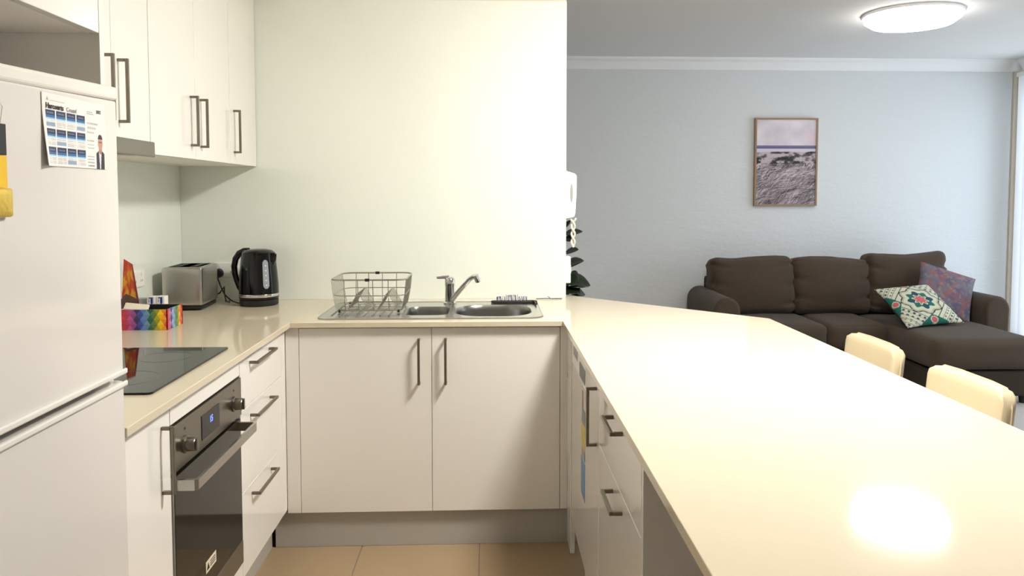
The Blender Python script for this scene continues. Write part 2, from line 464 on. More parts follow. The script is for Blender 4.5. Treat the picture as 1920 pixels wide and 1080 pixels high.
obj('filler_panel', bx(XD-DT, XD, 3.0215, YD-0.001, 0.165, 0.903), 'gloss_white', dc, bevel=0.001)
obj('kickboard', bx(-0.900, -0.884, 2.519, 3.098, 0.001, ZK-0.001), 'kick_grey', dc)

# ------------------------------------------------------------------ oven
ov = thing('oven', 'built-in stainless and black glass oven with two knobs and bar handle', 'oven', loc=(-1.1, 2.24, 0.2))
Y0, Y1 = 1.974, 2.514
obj('body', bx(XL+0.06, XD-0.022, Y0+0.012, Y1-0.012, 0.232, 0.838), 'steel_dark', ov)
cp = obj('control_panel', bx(XD-0.022, XD+0.006, Y0, Y1, 0.720, 0.843), 'steel_oven', ov, bevel=0.0015)
dr = obj('oven_door', bx(XD-0.021, XD+0.004, Y0+0.004, Y1-0.004, 0.305, 0.708), 'oven_glass', ov, bevel=0.0015)
obj('door_edge', bx(XD-0.021, XD+0.003, Y0, Y0+0.004, 0.305, 0.708), 'steel', ov)
obj('lower_trim', bx(XD-0.021, XD+0.004, Y0, Y1, 0.226, 0.302), 'steel_dark', ov, bevel=0.0015)
ds = obj('display', bx(XD+0.006, XD+0.0075, 2.166, 2.306, 0.746, 0.815), 'black_glass', cp)
text('display_digits', '15', 0.026, 'blue_led', ds, (XD+0.0078, 2.225, 0.780), (PI/2, 0, PI/2), 0.0002, bold=0.0006)
for y in (2.048, 2.440):
    kb = NB(); lathe(kb, [(0, 0), (0.024, 0), (0.024, 0.004), (0.019, 0.006), (0.0185, 0.026), (0.016, 0.029), (0, 0.029)], 28)
    xf(kb, (XD+0.006, y, 0.775), (0, PI/2, 0))
    k = obj('knob', kb, 'steel_oven', ov, smooth=True)
    obj('grip', bx(XD+0.0345, XD+0.040, y-0.005, y+0.005, 0.758, 0.792), 'steel_dark', k, bevel=0.001)
    obj('mark', bx(XD+0.006, XD+0.0067, y-0.003, y+0.003, 0.815, 0.821), 'ink_black', cp)
# wide flat handle with returns
hb = NB(); zz0, zz1 = 0.672, 0.700
path = [(XD+0.004, Y0+0.012), (XD+0.052, Y0+0.012), (XD+0.060, Y0+0.020), (XD+0.060, Y1-0.020), (XD+0.052, Y1-0.012), (XD+0.004, Y1-0.012)]
inner = [(XD+0.004, Y0+0.022), (XD+0.048, Y0+0.022), (XD+0.052, Y0+0.026), (XD+0.052, Y1-0.026), (XD+0.048, Y1-0.022), (XD+0.004, Y1-0.022)]
for i in range(5):
    prism(hb, [path[i], path[i+1], inner[i+1], inner[i]], zz0, zz1, 'z')
bmesh.ops.remove_doubles(hb, verts=hb.verts, dist=1e-5)
obj('handle', hb, 'steel', dr)
st = obj('warning_sticker', bx(XD+0.004, XD+0.0046, 2.180, 2.262, 0.352, 0.386), 'sachet_cream', dr)
for zz in (0.360, 0.367, 0.374): obj('print_line', bx(XD+0.0046, XD+0.0049, 2.213, 2.254, zz, zz+0.003), 'ink_black', dr)
tb = NB(); prism(tb, [(2.186, 0.359), (2.208, 0.359), (2.197, 0.380)], XD+0.0046, XD+0.0049, 'x'); obj('warning_triangle', tb, 'ink_black', dr)

# ------------------------------------------------------------------ cooktop
ck = thing('cooktop', 'black glass ceramic cooktop set in the worktop above the oven', 'cooktop', loc=(-1.11, 2.25, ZT))
gb = NB(); prism(gb, rrect(-1.375, -0.858, 1.965, 2.552, 0.012), ZT+0.0005, ZT+0.006)
obj('glass', gb, 'black_glass', ck, bevel=0.001)
for x, y, r in ((-1.0, 2.12, 0.09), (-1.0, 2.40, 0.075), (-1.24, 2.12, 0.075), (-1.24, 2.40, 0.09)):
    rg = NB(); pts = [(x+r*math.cos(2*PI*i/48), y+r*math.sin(2*PI*i/48), ZT+0.0060) for i in range(48)]
    tube(rg, pts, 0.0006, 4, closed=True); obj('cooking_zone', rg, 'badge_grey', ck)

# ------------------------------------------------------------------ wall cupboards along the left wall
ZB, XU = 1.572, -1.110
def upper(name, label, y0, y1, splits, handles, zb):
    t = thing(name, label, 'cabinet', loc=(-1.3, (y0+y1)/2, zb))
    bm = NB(); xa, xb, q = XL+0.008, XU-DT-0.001, 0.016
    box(bm, xa, xb, y0, y1, zb, zb+q); box(bm, xa, xb, y0, y1, 2.37-q, 2.37)
    box(bm, xa, xb, y0, y0+q, zb+q, 2.37-q); box(bm, xa, xb, y1-q, y1, zb+q, 2.37-q); box(bm, xa, xa+q, y0+q, y1-q, zb+q, 2.37-q)
    obj('carcass', bm, 'carcass_white', t)
    for a, b in zip(splits, splits[1:]):
        d = front_x(t, 'door', a, b, zb-0.001, 2.37, XU, 1)
        for hy in handles:
            if a < hy < b: handle(d, (XU, hy, 1.654 if zb > 1.6 else 1.618), (XU, hy, 1.846 if zb > 1.6 else 1.806), (1, 0, 0))
    return t
upper('wall_cupboard', 'gloss white two-door wall cupboard above the range hood', 2.078, 2.585, (2.078, 2.334, 2.585), (2.286, 2.374), 1.611)
upper('wall_cupboard', 'gloss white two-door wall cupboard between hood cupboard and corner cupboard', 2.587, 3.367, (2.587, 2.980, 3.367), (2.932, 3.028), ZB)
u3 = upper('wall_cupboard', 'gloss white single-door wall cupboard in the corner against the splashback', 3.369, 3.741, (3.369, 3.741), (3.418,), ZB)
upper('wall_cupboard', 'narrow gloss white wall cupboard between fridge surround and hood cupboard', 1.687, 2.076, (1.687, 2.076), (), ZB)
# slide-out hood
hd = thing('range_hood', 'slim grey slide-out range hood under the wall cupboard', 'range hood', loc=(-1.28, 2.33, 1.56))
obj('body', bx(XL+0.01, -1.098, 2.085, 2.560, 1.566, 1.608), 'grey_plastic', hd)
obj('front_strip', bx(-1.098, -1.086, 2.083, 2.564, 1.560, 1.609), 'steel_dark', hd, bevel=0.004)
obj('filter', bx(XL+0.08, -1.14, 2.12, 2.53, 1.562, 1.566), 'steel', hd)

# ------------------------------------------------------------------ fridge and its surround
fs = thing('fridge_surround', 'white overhead cupboard and tall side panel around the fridge', 'cabinet', loc=(-1.15, 1.3, 0))
obj('side_panel', bx(XL+0.004, XD, 1.666, 1.684, 0.001, 2.37), 'matt_white', fs)
obj('side_panel', bx(XL+0.004, XD, 0.905, 0.923, 0.001, 2.37), 'matt_white', fs)
obj('carcass', bx(XL+0.004, XD-DT-0.001, 0.924, 1.665, 1.777, 2.37), 'matt_white', fs)
for a, b in ((0.924, 1.295), (1.295, 1.665)): front_x(fs, 'door', a, b, 1.776, 2.37, XD, 1)
fr = thing('fridge', 'white two-door top-mount fridge with calendar on its door', 'fridge', loc=(-1.1, 1.3, 0))
FX, FY0, FY1 = -0.750, 0.985, 1.602
obj('body', bx(-1.455, FX-0.062, FY0+0.004, FY1-0.004, 0.03, 1.640), 'fridge_white', fr, bevel=0.006)
obj('gasket', bx(FX-0.062, FX-0.054, FY0+0.012, FY1-0.012, 0.06, 1.632), 'gasket', fr)
def fdoor(name, z0, z1, slope=0.0):
    pts = []
    pts += [(FX-0.054, FY0), (FX-0.012, FY0), (FX-0.004, FY0+0.003), (FX, FY0+0.012)]
    pts += [(FX, FY1-0.012), (FX-0.004, FY1-0.003), (FX-0.012, FY1), (FX-0.054, FY1)]
    bm = NB(); prism(bm, pts, z0, z1)
    for v in bm.verts:
        if slope and v.co.z > (z0+z1)/2: v.co.z -= slope*(FY1 - v.co.y)
    return obj(name, bm, 'fridge_white', fr, bevel=0.004, seg=3)
d1 = fdoor('freezer_door', 1.072, 1.627, 0.03)
d2 = fdoor('fridge_door', 0.07, 1.056)
# cap along the top of the freezer door and grip lips at the split
cb = NB(); prism(cb, [(FX-0.054, FY0), (FX+0.001, FY0), (FX+0.001, FY1), (FX-0.054, FY1)], 1.6285, 1.656)
for v in cb.verts: v.co.z -= 0.036*(FY1 - v.co.y)
obj('door_cap', cb, 'fridge_trim', fr, bevel=0.007, seg=3)
obj('grip_lip', bx(FX, FX+0.006, FY0+0.004, FY1-0.002, 1.0715, 1.083), 'fridge_trim', d1, bevel=0.003)
obj('grip_lip', bx(FX, FX+0.006, FY0+0.004, FY1-0.002, 1.046, 1.0575), 'fridge_trim', d2, bevel=0.003)
for y in (FY0+0.05, FY1-0.05):
    f = NB(); lathe(f, [(0, 0), (0.022, 0), (0.018, 0.03), (0, 0.03)], 16, -0.86, y); obj('foot', f, 'black_matt', fr)
    f = NB(); lathe(f, [(0, 0), (0.022, 0), (0.018, 0.03), (0, 0.03)], 16, -1.40, y); obj('foot', f, 'black_matt', fr)

# ------------------------------------------------------------------ calendar on the fridge
CY0, CY1, CZ0, CZ1 = 1.330, 1.541, 1.488, 1.612
def cal_pos(u, v):
    lift = 0.009*np.clip(1-u/0.25, 0, 1)**2*(np.clip(0.78-v, 0, 1)/0.78)**1.2
    return FX + 0.0016 + lift, CY0 + (CY1-CY0)*u, CZ0 + (CZ1-CZ0)*v + 0.0*u
def cal_col(u, v):
    r = np.full_like(u, 0.95); gch = np.full_like(u, 0.935); b = np.full_like(u, 0.925)
    def put(msk, c, a=1.0):
        r[msk] = r[msk]*(1-a)+c[0]*a; gch[msk] = gch[msk]*(1-a)+c[1]*a; b[msk] = b[msk]*(1-a)+c[2]*a
    def rect(u0, u1, v0, v1): return (u >= u0) & (u < u1) & (v >= v0) & (v < v1)
    for i in range(4):
        for j in range(3):
            u0 = 0.045 + 0.155*i; u1 = u0 + 0.138; v1 = 0.775 - 0.255*j
            put(rect(u0, u1, v1-0.075, v1), (0.09, 0.15, 0.30)); put(rect(u0, u1, v1-0.105, v1-0.070), (0.20, 0.42, 0.66))
            put(rect(u0, u1, v1-0.125, v1-0.105), (0.62, 0.83, 0.94))
            put(rect(u0+0.02, u1-0.02, v1-0.048, v1-0.028) & (np.sin(u*420) > -0.2), (0.7, 0.76, 0.84), 0.7)
            pic = (i + 2*j) % 3 == 0
            for q in range(4):
                va = v1 - 0.140 - 0.024*q
                put(rect(u0+0.004, u1-0.004, va-0.013, va) & (np.sin(u*520+q*2.0+i) > -0.3), (0.62, 0.60, 0.60), 0.75)
            if pic: put(rect(u0, u1, v1-0.225, v1-0.17), (0.50, 0.62, 0.76), 0.8)
    for k, (va, wd) in enumerate(((0.86, 0.10), (0.83, 0.12))): put(rect(0.68, 0.68+wd, va-0.012, va), (0.6, 0.58, 0.6), 0.8)
    for va, wd in ((0.70, 0.19), (0.63, 0.15), (0.56, 0.12)): put(rect(0.68, 0.68+wd, va-0.03, va) & (np.sin(u*300+va*50) > -0.5), (0.62, 0.59, 0.60), 0.8)
    for va, c in ((0.43, (0.45, 0.45, 0.5)), (0.37, (0.55, 0.66, 0.78)), (0.32, (0.6, 0.6, 0.64)), (0.19, (0.5, 0.5, 0.54)), (0.15, (0.5, 0.5, 0.54)), (0.10, (0.5, 0.5, 0.54)), (0.05, (0.2, 0.2, 0.24))):
        put(rect(0.68, 0.80, va-0.016, va) & (np.sin(u*380+va*70) > -0.6), c, 0.8)
    # printed figure in a dark suit
    cx = 0.905
    suit = (v < 0.30 - 0.9*np.abs(u-cx)**1.3*2) & (np.abs(u-cx) < 0.072) ; put(suit, (0.17, 0.17, 0.19))
    put(suit & (np.abs(u-cx+0.004) < 0.020*np.clip((v+0.1)/0.3, 0.5, 1.2)), (0.86, 0.87, 0.93))
    put(((u-cx)/0.030)**2 + ((v-0.30)/0.07)**2 < 1, (0.72, 0.52, 0.46))
    put((np.abs(u-0.075) < 0.020*np.clip((0.955-v)/0.05, 0, 1)) & (v > 0.905) & (v < 0.955), (0.62, 0.62, 0.62))
    put(rect(0.11, 0.33, 0.905, 0.912), (0.68, 0.67, 0.66))
    put(((u-cx)/0.042)**2 + ((v-0.40)/0.105)**2 < 1, (0.78, 0.58, 0.52))
    put((((u-cx)/0.044)**2 + ((v-0.435)/0.10)**2 < 1) & (v > 0.46), (0.14, 0.12, 0.12))
    put((np.abs(v-0.415) < 0.008) & (np.abs(u-cx) < 0.03), (0.35, 0.22, 0.2), 0.6)
    return r, gch, b
cal = sheet('calendar', 240, 140, cal_pos, cal_col, 'print_paper', None)
_s = cal.modifiers.new('thick', 'SOLIDIFY'); _s.thickness = 0.0008; _s.offset = -1
tag(cal, 'white paper year calendar with blue month headers stuck on the fridge', 'calendar')
text('logo_text', 'Harcourts', 0.0132, 'ink_black', cal, (FX+0.0024, CY0+0.010, CZ1-0.0255), (PI/2, 0, PI/2), 0.0002, bold=0.0003)
text('logo_text', 'Coastal', 0.0110, 'ink_grey', cal, (FX+0.0024, CY0+0.074, CZ1-0.0255), (PI/2, 0, PI/2), 0.0002)
text('year_text', '2022', 0.0085, 'badge_grey', cal, (FX+0.0022, CY0+0.178, CZ1-0.018), (PI/2, 0, PI/2), 0.0002, bold=0.0002)
# hanging yellow packet at the fridge's other side
pk = thing('hanging_packet', 'black and yellow packet hanging on the fridge freezer door', 'packet', loc=(FX, 1.2, 1.4))
obj('header', bx(FX+0.0006, FX+0.006, 1.150, 1.224, 1.500, 1.548), 'ink_black', pk, bevel=0.0008)
obj('card', bx(FX+0.0006, FX+0.005, 1.150, 1.225, 1.450, 1.4995), 'yellow_print', pk)
bb = rbox(0.008, 0.078, 0.045, 0.004, 6, (0.004, 0, 0)); xf(bb, (FX+0.0075, 1.190, 1.427)); obj('foil_bag', bb, 'gold_foil', pk, smooth=True)
tb = NB(); tube(tb, [(FX+0.003, 1.215, 1.548), (FX+0.003, 1.222, 1.575), (FX+0.003, 1.208, 1.585), (FX+0.003, 1.204, 1.548)], 0.0008, 6); obj('string', tb, 'rope', pk)

# ------------------------------------------------------------------ breakfast bar cabinets
XQ = 0.92
dw = thing('dishwasher', 'slim white dishwasher with energy stickers under the breakfast bar', 'dishwasher', loc=(0.6, 2.72, 0))
obj('body', bx(0.375, XQ-0.004, 2.503, 2.955, 0.02, 0.895), 'white_plastic', dw)
dd = obj('door', bx(0.324, 0.374, 2.503, 2.955, 0.16, 0.785), 'gloss_white', dw, bevel=0.003)
cpn = obj('control_strip', bx(0.324, 0.374, 2.503, 2.955, 0.788, 0.892), 'white_plastic', dw, bevel=0.003)
obj('kick_plate', bx(0.38, 0.395, 2.503, 2.955, 0.001, 0.02), 'kick_grey', dw)
X_ = 0.324
for k in range(5): obj('vent_slot', bx(X_-0.0012, X_, 2.765+0.028*k, 2.785+0.028*k, 0.83, 0.862), 'grey_plastic', cpn)
obj('badge', bx(X_-0.0012, X_, 2.545, 2.700, 0.795, 0.845), 'badge_grey', cpn)
for (a, b, z0, z1, c) in ((2.60, 2.625, 0.705, 0.76, 'sticker_red'), (2.54, 2.630, 0.655, 0.705, 'sticker_grey'), (2.54, 2.645, 0.565, 0.648, 'sticker_yellow'), (2.54, 2.625, 0.535, 0.565, 'sticker_grey'), (2.54, 2.645, 0.395, 0.525, 'sticker_blue')):
    obj('sticker', bx(X_-0.001, X_, a, b, z0, z1), c, dd)
bc = thing('narrow_cupboard', 'narrow gloss white cupboard with upright handle next to the dishwasher', 'cabinet', loc=(0.6, 2.35, 0))
obj('carcass', carcass(XP+DT+0.001, XQ, 2.190, 2.500, ZK, ZU, '-x'), 'carcass_white', bc)
d = front_x(bc, 'door', 2.190, 2.500, 0.02, 0.903, XP, -1)
handle(d, (XP, 2.240, 0.868), (XP, 2.240, 0.690), (-1, 0, 0))
obj('filler_panel', bx(XP, XP+DT, 2.957, YD-0.001, 0.02, 0.903), 'gloss_white', bc, bevel=0.001)
bd = thing('drawer_unit', 'gloss white two-drawer unit at the open end of the breakfast bar', 'cabinet', loc=(0.6, 1.88, 0))
obj('carcass', carcass(XP+DT+0.001, XQ, 1.572, 2.188, ZK, ZU, '-x'), 'carcass_white', bd)
for z0, z1, hz in ((0.714, 0.903, 0.866), (0.02, 0.714, 0.672)):
    d = front_x(bd, 'drawer', 1.574, 2.188, z0, z1, XP, -1)
    handle(d, (XP, 1.796, hz), (XP, 1.944, hz), (-1, 0, 0))
obj('end_panel', bx(XP, XQ, 1.553, 1.571, 0.001, ZU), 'gloss_white', bd, bevel=0.001)
bp_ = thing('bar_support', 'white back and end panels holding up the breakfast bar', 'panel', loc=(0.9, 1.5, 0))
obj('back_panel', bx(XQ+0.002, XQ+0.020, 0.76, 3.20, 0.004, ZU), 'matt_white', bp_)
obj('end_panel', bx(0.36, XQ+0.020, 0.740, 0.758, 0.004, ZU), 'matt_white', bp_)

# ------------------------------------------------------------------ sink, tap, rack
sk = thing('sink', 'stainless steel one and a half bowl sink with drainer', 'sink', loc=(-0.24, 3.36, ZT))
sx0, sx1, sy0, sy1 = -0.702, 0.226, 3.128, 3.605
out = rrect(sx0, sx1, sy0, sy1, 0.05, 6)
small = rrect(-0.355, -0.172, 3.208, 3.455, 0.045, 5)
big = rrect(-0.145, 0.185, 3.168, 3.500, 0.120, 8)
rim = slab_with_hole(out, [small, big], None, ZT+0.0035)
obj('rim', rim, 'steel_sink', sk)
lip = NB()
pts = [(x, y, ZT+0.0028) for x, y in out]; tube(lip, pts, 0.0028, 6, closed=True)
obj('rim_edge', lip, 'steel_sink', sk, smooth=True)
def bowl(loop, depth, name):
    bm = NB(); cx = sum(p[0] for p in loop)/len(loop); cy = sum(p[1] for p in loop)/len(loop)
    rings = []
    for s, z in ((1.0, 0.0035), (0.985, 0.001), (0.965, -0.02), (0.93, -depth+0.03), (0.88, -depth+0.008), (0.78, -depth), (0.15, -depth-0.002)):
        rings.append([bm.verts.new((cx+(x-cx)*s, cy+(y-cy)*s, ZT+z)) for x, y in loop])
    for A, B in zip(rings, rings[1:]):
        for i in range(len(A)): bm.faces.new((A[i], A[(i+1) % len(A)], B[(i+1) % len(A)], B[i]))
    bm.faces.new(rings[-1])
    o = obj(name, bm, 'steel_bowl_shaded', sk, smooth=True)
    dm = NB(); lathe(dm, [(0, -depth+0.0005), (0.028, -depth+0.0005), (0.040, -depth+0.003), (0.042, -depth)], 24, cx, cy)
    bmesh.ops.translate(dm, verts=dm.verts, vec=(0, 0, ZT)); obj('drain', dm, 'chrome', o, smooth=True)
bowl(small, 0.10, 'bowl'); bowl(big, 0.165, 'bowl')
for i in range(8):
    x = -0.655 + 0.034*i
    r_ = NB(); tube(r_, [(x, 3.19, ZT+0.0035), (x, 3.52, ZT+0.0035)], 0.0045, 8, flat=0.6); obj('drainer_ridge', r_, 'steel_sink', sk, smooth=True)
# tap
tp = thing('mixer_tap', 'chrome mixer tap with angled spout behind the sink bowls', 'tap', loc=(-0.18, 3.545, ZT+0.004))
tx, ty = -0.180, 3.548
bm = NB(); lathe(bm, [(0, ZT+0.004), (0.030, ZT+0.004), (0.030, ZT+0.010), (0.023, ZT+0.014), (0.0225, ZT+0.085), (0.024, ZT+0.088), (0.024, ZT+0.112), (0.021, ZT+0.122), (0.012, ZT+0.128), (0, ZT+0.129)], 28, tx, ty)
obj('body', bm, 'chrome', tp, smooth=True)
bm = NB(); tube(bm, [(tx-0.004, ty, ZT+0.126), (tx-0.03, ty-0.004, ZT+0.127), (tx-0.050, ty-0.008, ZT+0.125), (tx-0.060, ty-0.01, ZT+0.126)], 0.006, 10, rs=[0.010, 0.008, 0.006, 0.0055], flat=0.6); obj('lever', bm, 'chrome', tp, smooth=True)
bm = NB(); tube(bm, [(tx+0.010, ty-0.010, ZT+0.022), (tx+0.03, ty-0.03, ZT+0.048), (tx+0.075, ty-0.075, ZT+0.104), (tx+0.095, ty-0.095, ZT+0.128), (tx+0.112, ty-0.112, ZT+0.140), (tx+0.124, ty-0.124, ZT+0.140)], 0.011, 14, rs=[0.013, 0.012, 0.011, 0.011, 0.011, 0.0115])
obj('spout', bm, 'chrome', tp, smooth=True)
bm = NB(); lathe(bm, [(0, 0.018), (0.0125, 0.018), (0.0135, 0), (0.0135, -0.016), (0.010, -0.018), (0, -0.016)], 20); xf(bm, (tx+0.128, ty-0.128, ZT+0.134), (0.25, -0.35, 0))
obj('aerator', bm, 'chrome', tp, smooth=True)
# dish rack
dk = thing('dish_rack', 'steel wire dish rack standing on the sink drainer', 'dish rack', loc=(-0.51, 3.4, ZT+0.008))
zr0, zr1, zrm = ZT+0.013, 1.078, 1.010
def loop3(ins, z, r=0.05): return [(x, y, z) for x, y in rrect(-0.668+ins, -0.352-ins, 3.248+ins, 3.552-ins, r, 5)]
for ins, z, rr, nm in ((0, zr1, 0.0036, 'rim_wire'), (0.007, zrm, 0.0022, 'middle_wire'), (0.020, zr0+0.003, 0.0028, 'base_wire')):
    bm = NB(); tube(bm, loop3(ins, z), rr, 6, closed=True); obj(nm, bm, 'wire', dk, smooth=True)
def upright(x, y, dx, dy, r=0.0016, to_floor=True):
    bm = NB(); tube(bm, [(x, y, zr1), (x+dx*0.35, y+dy*0.35, zrm), (x+dx, y+dy, zr0+0.003)], r, 5)
    obj('wire', bm, 'wire', dk, smooth=True)
for x in (-0.61, -0.553, -0.490, -0.425): 
    bm = NB(); tube(bm, [(x, 3.248, zr1), (x, 3.255, zrm), (x+0.002, 3.268, zr0), (x+0.002, 3.532, zr0), (x, 3.545, zrm), (x, 3.552, zr1)], 0.0019, 5)
    obj('wire', bm, 'wire', dk, smooth=True)
for k in range(13):
    y = 3.275 + 0.250*k/12
    upright(-0.668, y, 0.020, 0, 0.0012); upright(-0.352, y, -0.020, 0, 0.0012)
for y in (3.32, 3.40, 3.48):
    bm = NB(); tube(bm, [(-0.648, y, zr0), (-0.372, y, zr0)], 0.0016, 5); obj('wire', bm, 'wire', dk, smooth=True)
for cx in (-0.560, -0.435):
    for k in range(9):
        y = 3.300 + 0.2*k/8
        bm = NB(); tube(bm, [(cx-0.042, y, zr0+0.002), (cx-0.004, y, zr0+0.070), (cx, y, zr0+0.074), (cx+0.004, y, zr0+0.070), (cx+0.042, y, zr0+0.002)], 0.0013, 5)
        obj('plate_divider', bm, 'wire', dk, smooth=True)
for y in (3.248, 3.552):
    bm = bx(-0.522, -0.503, y-0.006, y+0.006, zr1-0.006, zr1+0.006); obj('clip', bm, 'black_matt', dk, bevel=0.002)
for x in (-0.635, -0.385):
    for y in (3.275, 3.525):
        bm = NB(); lathe(bm, [(0, ZT+0.0062), (0.005, ZT+0.0062), (0.005, zr0+0.004), (0, zr0+0.006)], 10, x, y); obj('foot', bm, 'black_matt', dk)
# dish brush lying behind the big bowl, drying mat
db = thing('dish_brush', 'black-backed dish brush lying bristles up behind the big sink bowl', 'brush', loc=(0.12, 3.575, ZT+0.004))
bk = rbox(0.215, 0.034, 0.011, 0.005, 6); xf(bk, (0.118, 3.560, ZT+0.010), (0, 0, 0.0)); obj('handle', bk, 'black_matt', db, smooth=True)
hk = NB(); tube(hk, [(0.20, 3.552, ZT+0.011), (0.213, 3.53, ZT+0.011), (0.213, 3.49, ZT+0.0105), (0.214, 3.46, ZT+0.0102)], 0.006, 8, flat=0.6); obj('hook', hk, 'black_matt', db, smooth=True)
br = NB(); bd2 = NB()
for i in range(17):
    for j in range(4):
        x = 0.040 + 0.0085*i + random.uniform(-0.001, 0.001); y = 3.550 + 0.0065*j
        h = 0.026 if abs(i-8) < 4 else 0.019
        tube(br if (i+j) % 2 else bd2, [(x, y, ZT+0.0145), (x+random.uniform(-0.003, 0.003), y+random.uniform(-0.003, 0.003), ZT+0.0145+h)], 0.0016, 4)
obj('bristles', br, 'bristle', db, kind='stuff'); obj('bristles', bd2, 'bristle_dark', db, kind='stuff')
tw = NB(); tube(tw, [(0.230, 3.700, ZT+0.003), (0.28, 3.703, ZT+0.004), (0.31, 3.70, ZT+0.003), (0.355, 3.703, ZT+0.003)], 0.0022, 6)  # dark joint line of worktop and splashback, modelled as a thin tube
tube(tw, [(0.298, 3.702, ZT+0.004), (0.292, 3.70, ZT+0.011), (0.286, 3.70, ZT+0.014)], 0.0018, 6)
tag(obj('seam', tw, 'badge_grey'), 'thin dark joint line along the splashback right of the sink', 'seam')

# ------------------------------------------------------------------ kettle
kt = thing('kettle', 'glossy black electric kettle with water gauge and silver band', 'kettle', loc=(-1.06, 3.575, ZT))
KX, KY = -1.060, 3.575
bm = NB(); lathe(bm, [(0, ZT+0.0008), (0.083, ZT+0.0008), (0.086, ZT+0.006), (0.086, ZT+0.028), (0.080, ZT+0.031), (0, ZT+0.031)], 40, KX, KY); obj('power_base', bm, 'black_matt', kt, smooth=True)
bm = NB(); lathe(bm, [(0.086, ZT+0.032), (0.0885, ZT+0.036), (0.0885, ZT+0.042)], 40, KX, KY); obj('foot_ring', bm, 'black_gloss', kt, smooth=True)
bm = NB(); lathe(bm, [(0.0885, ZT+0.042), (0.0892, ZT+0.043), (0.0892, ZT+0.054), (0.0885, ZT+0.055)], 40, KX, KY); obj('silver_band', bm, 'chrome', kt, smooth=True)
prof = [(0.0885, ZT+0.055), (0.087, ZT+0.10), (0.083, ZT+0.15), (0.078, ZT+0.20), (0.074, ZT+0.232)]
bm = NB(); lathe(bm, prof, 40, KX, KY)
obj('body', bm, 'black_gloss', kt, smooth=True)
bm = NB(); lathe(bm, [(0.074, ZT+0.232), (0.072, ZT+0.243), (0.060, ZT+0.252), (0.035, ZT+0.258), (0, ZT+0.259)], 40, KX, KY); obj('lid', bm, 'black_gloss', kt, smooth=True)
bm = NB()
rot = -0.30
def kp(dx, dz, dy=0): return (KX + dx*math.cos(rot) - dy*math.sin(rot), KY + dx*math.sin(rot) + dy*math.cos(rot), ZT + dz)
tube(bm, [kp(0.055, 0.205), kp(0.074, 0.222), kp(0.088, 0.238)], 0.02, 12, rs=[0.034, 0.022, 0.008], flat=0.8); obj('spout', bm, 'black_gloss', kt, smooth=True)
bm = NB(); tube(bm, [kp(-0.050, 0.247), kp(-0.075, 0.246), kp(-0.100, 0.236), kp(-0.121, 0.210), kp(-0.129, 0.175), kp(-0.126, 0.140), kp(-0.116, 0.108), kp(-0.104, 0.080), kp(-0.090, 0.058)], 0.014, 12, rs=[0.016, 0.016, 0.0155, 0.015, 0.0145, 0.014, 0.0135, 0.013, 0.013], flat=0.85)
obj('handle', bm, 'black_gloss', kt, smooth=True)
bm = NB(); th = -PI/2 + 0.66
def kr(z):
    for (r0, z0), (r1, z1) in zip(prof, prof[1:]):
        if z0 <= z <= z1: return r0 + (r1-r0)*(z-z0)/(z1-z0)
    return prof[-1][0]
rows = []
for i in range(13):
    z = ZT + 0.082 + 0.130*i/12; wdt = 0.155*math.sqrt(max(0.0, 1 - max(0, (abs(i-6)-4.6)/1.5)**2)) + 0.01
    rows.append([bm.verts.new((KX+(kr(z)+0.0012)*math.cos(th+a*wdt), KY+(kr(z)+0.0012)*math.sin(th+a*wdt), z)) for a in (-1, -0.5, 0, 0.5, 1)])
for A, B in zip(rows, rows[1:]):
    for i in range(4): bm.faces.new((A[i], A[i+1], B[i+1], B[i]))
gg = obj('water_gauge', bm, 'gauge', kt, smooth=True)
for i in range(5):
    z = ZT + 0.098 + 0.022*i; r = kr(z)+0.0016
    c = Vector((KX+r*math.cos(th), KY+r*math.sin(th), z)); bm = NB(); tube(bm, [c, c+Vector((math.cos(th), math.sin(th), 0))*0.0006], 0.0028, 8); obj('level_mark', bm, 'white_plastic', gg)
# cord from base to the socket behind
bm = NB(); tube(bm, [(KX-0.082, KY+0.02, ZT+0.006), (-1.165, 3.60, ZT+0.005), (-1.20, 3.62, ZT+0.012), (-1.245, 3.66, ZT+0.035), (-1.275, 3.69, ZT+0.075), (-1.291, 3.705, ZT+0.105), (-1.293, 3.712, ZT+0.124)], 0.0034, 8); obj('cord', bm, 'black_matt', kt, smooth=True)
bm = NB(); lathe(bm, [(0, 0.022), (0.018, 0.022), (0.022, 0.012), (0.022, 0), (0, 0)], 20); xf(bm, (-1.293, 3.7275, 1.062), (PI/2, 0, 0)); obj('plug', bm, 'black_matt', kt, smooth=True)

# ------------------------------------------------------------------ toaster
tz = thing('toaster', 'brushed steel two-slice toaster in the corner of the worktop', 'toaster', loc=(-1.345, 3.51, ZT), rz=0.05)
def tob(name, bm, m, **k):
    o = _old_obj(name, bm, m, tz, **k); return o
bm = rbox(0.170, 0.235, 0.168, 0.009, 12); xf(bm, (0, 0, 0.106)); tob('shell', bm, 'steel', smooth=True)
bm = rbox(0.160, 0.222, 0.022, 0.008, 6); xf(bm, (0, 0, 0.0135)); tob('base', bm, 'black_matt', smooth=True)
for x in (-0.036, 0.036): tob('slot', bx(x-0.014, x+0.014, -0.075, 0.085, 0.1895, 0.1912), 'black_matt', bevel=0.001)
tob('slot_plate', bx(-0.066, 0.066, -0.095, 0.100, 0.1880, 0.1900), 'steel_dark')
lv = tob('lever', bx(-0.018, 0.018, 0.1178, 0.134, 0.12, 0.135), 'black_matt', bevel=0.003)
bm = NB(); tube(bm, [(0.050, 0.119, 0.03), (0.085, 0.14, 0.045), (0.110, 0.130, 0.075), (0.118, 0.10, 0.050), (0.128, 0.09, 0.010), (0.136, 0.12, 0.0042), (0.120, 0.17, 0.0042)], 0.003, 8); tob('cord', bm, 'black_matt', smooth=True)

